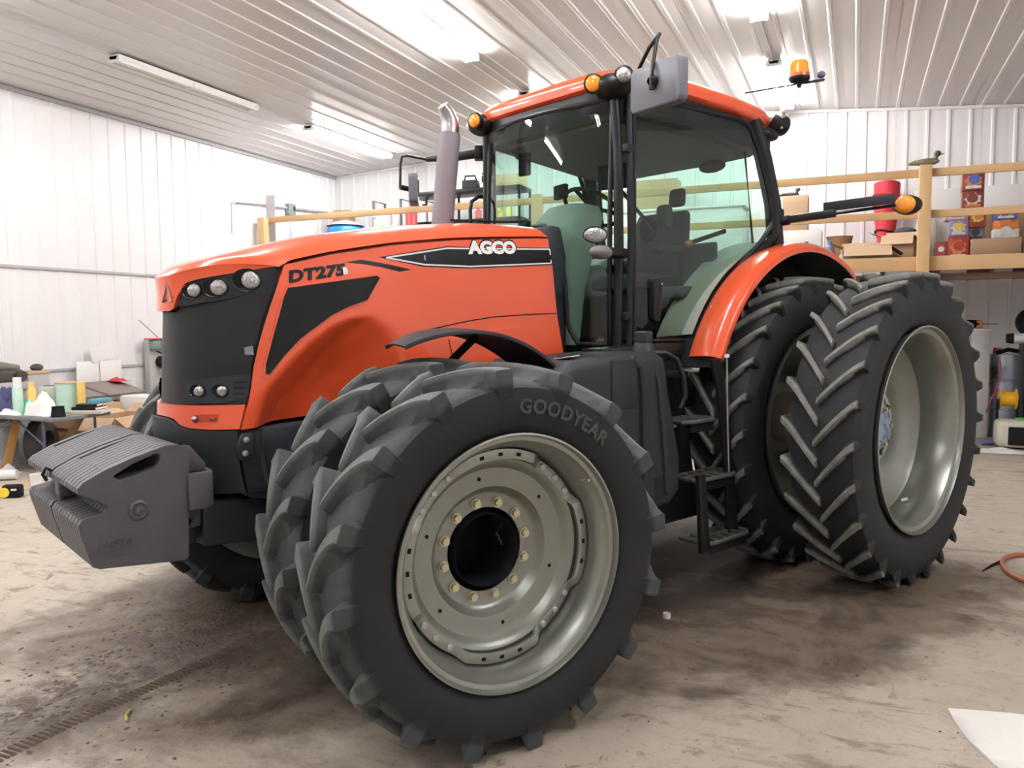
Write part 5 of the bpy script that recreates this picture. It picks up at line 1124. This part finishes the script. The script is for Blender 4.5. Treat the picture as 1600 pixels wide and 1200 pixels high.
MB().lathe([(0, .0), (0, .09), (.1, .09), (.1, 0)], 18, c=(-.02, -.02, 1.13), axis=(1, 0, 0)).build('gauge', MATBLACK, t); MB().box((.06, -.02, 1.0), (.1, .1, .04)).build('tap', GALV, t, bev=.006); MB().tube([(.03, -.12, 1.30), (.06, -.02, 1.25), (.03, .12, 1.30)], .012, 6).build('pipe', MATBLACK, t)
tag(MB().tube([(-9.9, 9.2, 1.515), (-9.9, 8.86, 1.78)], .007, 6).build('thin_rod', mat('rusty_rod', (.3, .1, .06), .6)), 'thin rusty rod leaning out from the top of the control panel', 'rod')
for i, (y, z, rx, lb) in enumerate(((8.05, .73, 0, 'white paper board standing on the bench against the left wall, left one'), (8.42, .73, 0, 'white paper board standing on the bench against the left wall, right one'))):
    o = MB().box((0, 0, .23), (.02, .36, .46)).build('paper_board', WHITE, loc=(-10.02+.01*i, y, z), bev=.003); tag(o, lb, 'board')
o = MB().box((0, 0, .12), (.015, .36, .22)).build('paper_sheet', WHITE, loc=(-10.0, 8.3, 1.195), rot=(R(14), 0, 0)); tag(o, 'tilted white sheet above the two paper boards', 'paper')
# engine part on a stand at the far left
t = thing('engine_part', 'dark oily engine part on a stand by the left wall at the frame edge', 'engine', (-9.88, 6.72, 0)); ENG = mat('oily_iron', (.05, .045, .045), .6, nz=(12, .5))
MB().box((0, 0, .94), (.30, .5, .10)).build('cradle', GP, t, bev=.01); MB().box((0, 0, 1.07), (.24, .4, .15)).build('block', ENG, t, bev=.03); MB().tube([(0, -.22, 1.17), (.04, -.05, 1.19), (0, .2, 1.16)], [.045, .06, .04], 10).build('manifold', mat('rusty_iron', (.17, .15, .12), .7, nz=(12, .4)), t); MB().lathe([(-.04, 0), (-.04, .07), (.04, .07), (.04, 0)], 16, c=(.12, .14, 1.06), axis=(1, 0, 0)).build('pulley', ENG, t)
for y in (-.22, .22): MB().box((0, y, .445), (.2, .05, .89)).build('stand_leg', GP, t)
t = thing('parts_box', 'small pale box of fittings on the bench end by the left wall', 'box', (-9.98, 7.2, .727)); MB().box((0, 0, .17), (.22, .3, .34)).build('body', GREYP, t, bev=.006); MB().box((.0, 0, .36), (.24, .32, .04)).build('lid', CARD2, t, bev=.004); MB().ball((0, .05, .42), (.06, .09, .05), 10, 6).build('fittings', ENG, t)
# under the table
t = thing('spare_tyre', 'dark worn tyre lying upright in the shade under the folding table', 'tyre', (-9.0, 6.55, .29), R(-60)); MB().lathe([(-.09, .15), (-.1, .24), (-.06, .285), (.06, .285), (.1, .24), (.09, .15)], 32, closed=True).build('tread', mat('old_rubber', (.05, .045, .042), .7), t); MB().lathe([(-.05, .155), (-.02, .12), (-.02, .05), (-.05, .0)], 24).build('hub', mat('old_hub', (.12, .11, .11), .6), t)
o = MB().bar((-9.03, 6.12, .05), (-8.97, 6.24, .60), .03, .09).build('plank', mat('orange_plank', (.50, .25, .07), .6, nz=(6, .2)), bev=.003); tag(o, 'orange brown plank leaning under the folding table', 'plank')
t = thing('cooler', 'pale blue white cooler box under the left end of the table', 'cooler', (-9.34, 6.22, 0)); MB().box((0, 0, .26), (.40, .3, .52)).build('body', mat('cooler_shell', (.68, .74, .82), .5), t, bev=.02); MB().box((0, 0, .55), (.42, .32, .06)).build('lid', WHITE, t, bev=.015); MB().lathe([(0, .02), (-.008, .02), (-.008, 0)], 12, c=(.12, -.15, .15)).build('badge', GREENP, t)
carton('tan board carton leaning behind the plank under the table', -9.36, 6.80, 0, (.05, .3, .5), .1, mt=CARD2, tape=False)
# floor goods at the left edge
tag(MB().tube([(-9.5, 5.12, .06), (-8.47, 5.86, .06)], .055, 18).build('white_tube', WHITE), 'thick white tube lying on the floor at the left edge', 'tube')
board('wood_offcut', 'tan wood offcut on the floor at the end of the white tube', (-8.35, 6.22, .0), (.35, .14, .06), (0, 0, .9), CARD2)
board('cardboard_sheet', 'flat piece of tan cardboard on the floor behind the tape measure', (-8.05, 5.62, .0), (.5, .4, .012), (0, 0, .5), CARD2)
lathe_thing('paper_cup', 'white paper cup on the floor beside the far end of the weights', 'cup', (-7.86, 5.66, 0), [('body', [(0, 0), (0, .06), (.14, .075), (.14, .07), (.01, .055), (.01, 0)], WHITE), ('rim', [(.135, .078), (.145, .078), (.145, .07)], WHITE)])
lathe_thing('paper_cup', 'grey white roll on the floor just right of the tape measure', 'roll', (-7.55, 5.40, 0), [('body', [(0, 0), (0, .05), (.08, .05), (.08, 0)], GREYP), ('rim', [(.078, .03), (.082, .03), (.082, 0)], WHITE)])
t = thing('tape_measure', 'black tape measure with yellow blade on the floor at the left edge', 'tape measure', (-7.62, 5.22, 0), .55); MB().box((0, 0, .065), (.18, .10, .13)).build('case', MATBLACK, t, bev=.025); MB().lathe([(0, .05), (-.006, .05), (-.006, 0)], 18, c=(-.06, -.052, .06)).build('yellow_disc', mat('tape_yellow', (.9, .68, .05), .4), t); MB().box((-.25, -.054, .06), (.36, .004, .05)).build('blade', mat('tape_yellow', (.9, .68, .05), .4), t); MB().box((.03, -.052, .085), (.05, .004, .018)).build('badge', WHITE, t)
cloth('white_cloth', 'small crumpled white cloth on the floor by the table leg', 'rag', (-9.0, 6.1, 0), .14, .11, .09, RAGM, 2.2)
cloth('white_cloth', 'white paper bag slumped beside the right front tyre under the cabinet', 'bag', (-8.6, 8.75, 0), .22, .16, .5, RAGM, 7.7)

# ------------------------------------------------------------------ right side under the loft
t = thing('white_heater', 'tall white enamelled cabinet right behind the rear wheel', 'heater', (1.66, 13.35, 0)); MB().box((0, 0, .775), (.24, .3, 1.55)).build('body', mat('white_enamel', (.62, .61, .60), .4), t, bev=.012); MB().box((0, 0, 1.555), (.27, .33, .03)).build('top_plate', WHITE, t, bev=.005); MB().box((.02, -.153, 1.1), (.14, .006, .5)).build('door', mat('white_enamel_door', (.58, .57, .56), .4), t, bev=.004)
t = thing('drill', 'orange and black drill lying on top of the tall white cabinet', 'drill', (1.62, 13.3, 1.572), .1); MB().tube([(-.13, 0, .06), (.03, 0, .07)], [.07, .05], 12).build('motor', MATBLACK, t); MB().box((.02, 0, .06), (.09, .1, .11)).build('gearcase', mat('orange_tool', (.7, .2, .03), .4), t, bev=.02); MB().tube([(.06, 0, .07), (.28, 0, .065)], [.015, .006], 8).build('bit', GALV, t)
t = thing('steel_barrel', 'bluish steel barrel standing between the white cabinet and black machine', 'barrel', (2.07, 13.5, 0)); MB().lathe([(0, 0), (0, .25), (.40, .25), (.41, .26), (.43, .26), (.44, .25), (.82, .25), (.83, .26), (.85, .26), (.86, .25), (1.2, .25), (1.2, 0)], 32, axis=(0, 0, 1)).build('drum', mat('blue_galvanised', (.42, .47, .56), .35, metal=.6, nz=(5, .3), dirt=((.09, .06, .05), 2.2, .5, .62)), t); MB().tube([(-.2, -.18, 1.22), (-.05, -.2, 1.27), (.12, -.2, 1.24)], .03, 8).build('pump_handle', MATBLACK, t); MB().lathe([(0, .06), (.09, .05), (.09, 0)], 14, c=(-.16, -.02, 1.2), axis=(0, 0, 1)).build('bung', mat('orange_cap', (.6, .14, .05), .5), t)
t = thing('black_compressor', 'tall black machine with a pale motor at the right edge under the loft', 'machine', (2.32, 12.86, 0)); MB().box((0, 0, .75), (.42, .5, 1.3)).build('body', mat('black_enamel', (.015, .02, .018), .35), t, bev=.03); MB().lathe([(-.16, 0), (-.16, .17), (-.1, .2), (.14, .2), (.2, .15), (.2, 0)], 20, c=(-.08, 0, 1.66), axis=(0, 1, 0)).build('head', MATBLACK, t); MB().tube([(-.34, -.1, 1.44), (.2, -.1, 1.44)], .07, 16).build('motor', mat('pale_motor', (.6, .64, .7), .35), t); MB().lathe([(0, .075), (.08, .06), (.08, 0)], 16, c=(-.33, -.1, 1.44), axis=(-1, 0, 0)).build('motor_cap', MATBLACK, t); MB().box((0, 0, .05), (.5, .56, .1)).build('base', BLACK, t, bev=.01)
t = thing('generator', 'white and green portable generator on the floor at the right edge', 'generator', (2.02, 12.25, 0)); MB().box((0, 0, .20), (.56, .36, .36)).build('housing', mat('cream_plastic', (.62, .60, .52), .45), t, bev=.07, seg=3); MB().box((.06, -.18, .18), (.42, .03, .24)).build('front_panel', MATBLACK, t, bev=.02); MB().box((.10, -.02, .39), (.30, .2, .025)).build('green_top', mat('green_panel', (.12, .5, .1), .4), t, bev=.01); MB().box((.1, -.2, .19), (.12, .006, .02)).build('badge', WHITE, t)
t = thing('cord_reel', 'amber yellow cord reel standing behind the generator', 'reel', (1.93, 12.6, .0)); MB().lathe([(-.10, .02), (-.10, .14), (-.09, .14), (-.085, .10), (.085, .10), (.09, .14), (.10, .14), (.10, .02)], 24, c=(0, 0, .62), axis=(1, 0, 0)).build('spool', mat('reel_yellow', (.85, .45, .02), .4), t)
for x in (-.12, .12): MB().box((x, 0, .31), (.015, .14, .62)).build('frame_side', MATBLACK, t)
MB().tube([(-.12, 0, .62), (.12, 0, .62)], .015, 8).build('axle', GALV, t)
cloth('white_paper', 'crumpled white paper sheet on the floor in front of the generator', 'paper', (1.74, 11.82, 0), .34, .16, .05, RAGM, 4.4)
o = MB().tube([(-.08, 0, .04), (.08, 0, .04)], .035, 12).build('blue_can', mat('blue_white_can', (.2, .2, .42), .4), loc=(1.68, 12.4, 0), rot=(0, 0, .4)); tag(o, 'small dark blue can lying on the floor left of the generator', 'can')
REDHOSE = mat('red_hose', (.5, .05, .06), .5)
tag(MB().tube([(1.90, 13.2, 1.15), (1.92, 13.16, 1.02), (1.91, 13.13, .88), (1.87, 13.1, .74), (1.81, 13.05, .6), (1.76, 13.0, .48), (1.73, 12.95, .40)], .010, 6).build('red_cable', REDHOSE), 'thin red cable hanging in front of the steel barrel', 'cable')
tag(MB().tube([(2.16, 11.95, .72), (2.14, 11.92, .45), (2.13, 11.9, .2), (2.15, 11.7, .04), (2.22, 11.4, .015), (2.4, 11.1, .015)], .014, 8).build('red_hose', REDHOSE), 'red hose drooping to the floor in front of the generator', 'hose')
# ------------------------------------------------------------------ floor near the camera
ORH = mat('orange_rubber_hose', (.42, .13, .05), .5)
tag(MB().tube([(1.20+.24*cos(a), 6.18+.40*sin(a), .016+.004*sin(3*a)) for a in [R(70+300*k/40) for k in range(41)]]+[(1.52, 5.9, .016), (1.9, 5.95, .016)], .016, 8).build('air_hose', ORH), 'orange brown air hose looped on the floor at the right edge', 'hose')
tag(MB().tube([(.97, 6.34, .012), (.90, 6.22, .010), (.82, 6.05, .008)], [.010, .009, .004], 6).build('power_cord', MATBLACK), 'short black cord end on the floor beside the orange hose', 'cord')
rows = []
TW_ = [(.40, 3.80), (.72, 4.0), (1.3, 4.05), (1.5, 3.3), (1.1, 2.7), (.72, 3.05), (.55, 3.38)]
for i in range(15):
    u = i/14; row = []
    for j in range(25):
        v = j/24
        a = V3(.405, 3.80, 0).lerp(V3(.66, 3.14, 0), v); b_ = V3(.60, 3.98, 0).lerp(V3(1.5, 3.3, 0), v)
        p = a.lerp(V3(1.5, 3.9-.5*v, 0), u); p.x -= .05*sin(pi*v)*(1-u)
        row.append((p.x, p.y, .012+.05*min(1, 4*u)*min(1, 5*v+.35)+.025*mnoise.noise(p*4)*min(1, 4*u)))
    rows.append(row)
bot = [[(x, y, .001) for x, y, z in r] for r in rows]
tag(MB().grid(rows+bot[::-1], cu=True).build('towel', mat('white_towel', (.86, .84, .81), .9, bump=(180, .5), nz=(6, .04)), ang=80), 'thick white towel on the floor in the lower right corner', 'towel')
lathe_thing('plastic_cap', 'small white plastic cap on the floor between the front and rear wheels', 'cap', (-.95, 4.43, 0), [('skirt', [(0, .022), (.028, .022), (.028, .017), (.004, .017)], WHITE), ('top', [(0, .0), (.004, .02), (.006, 0)], GREYP)])
tag(MB().tube([(-2.87, 2.44, .008), (-2.84, 2.39, .012), (-2.80, 2.36, .010)], .006, 6).build('straw_stalk', mat('yellow_straw', (.55, .42, .10), .7)), 'yellow straw stalk on the muddy floor left of the front wheel', 'straw')
# mud print of a lugged tyre and loose dirt: too small and many to count
MUD = mat('dry_mud', (.105, .075, .055), .85, nz=(20, .3))
s = MB(); A_, B_ = V3(-3.035, 1.93, 0), V3(-2.94, 3.30, 0); dd = (B_-A_); L_ = dd.length; dd.normalize(); nn = V3(-dd.y, dd.x, 0)
k = 0; d_ = 0
while d_ < L_:
    p = A_+dd*d_+nn*(.012*sin(d_*5)); ww = .042+.008*mnoise.noise(p*9)
    q = [p-nn*ww-dd*.007, p+nn*ww-dd*.012, p+nn*ww-dd*.001, p-nn*ww+dd*.005]
    s.hexa([v+V3(0, 0, .0005) for v in q]+[v*1.0+V3(0, 0, .007)+(p-v)*.25 for v in q]); d_ += .026
o = s.build('tyre_print', MUD); tag(o, 'ridged tyre print in the mud at the lower left', 'mud'); o['kind'] = 'stuff'
def debris(nm, label, n, place, smin, smax, mt):
    s = MB(); rnd = random.Random(11)
    for _ in range(n):
        x, y = place(rnd); r = smin+(smax-smin)*rnd.random()**3; a0 = rnd.random()*6.28; el = 1+1.2*rnd.random()
        ring = [(x+r*(cos(a)*el*cos(a0)-sin(a)*sin(a0))*(.7+.6*rnd.random()), y+r*(cos(a)*el*sin(a0)+sin(a)*cos(a0))*(.7+.6*rnd.random()), .0006) for a in [2*pi*i/6 for i in range(6)]]
        s.add(ring+[(x, y, r*.55)], [(i, (i+1) % 6, 6) for i in range(6)]+[(5, 4, 3, 2, 1, 0)])
    o = s.build(nm, mt); tag(o, label, 'dirt'); o['kind'] = 'stuff'
debris('loose_dirt', 'loose dark dirt crumbs strewn over the floor left of the front wheels', 1600, lambda r: (-3.3+r.gauss(0, .33), 3.0+r.gauss(0, .7)), .002, .012, MUD)
debris('loose_dirt', 'sparse dirt crumbs on the floor right of the front wheel', 160, lambda r: (-.1+r.gauss(0, .8), 4.0+r.gauss(0, .7)), .002, .009, MUD)
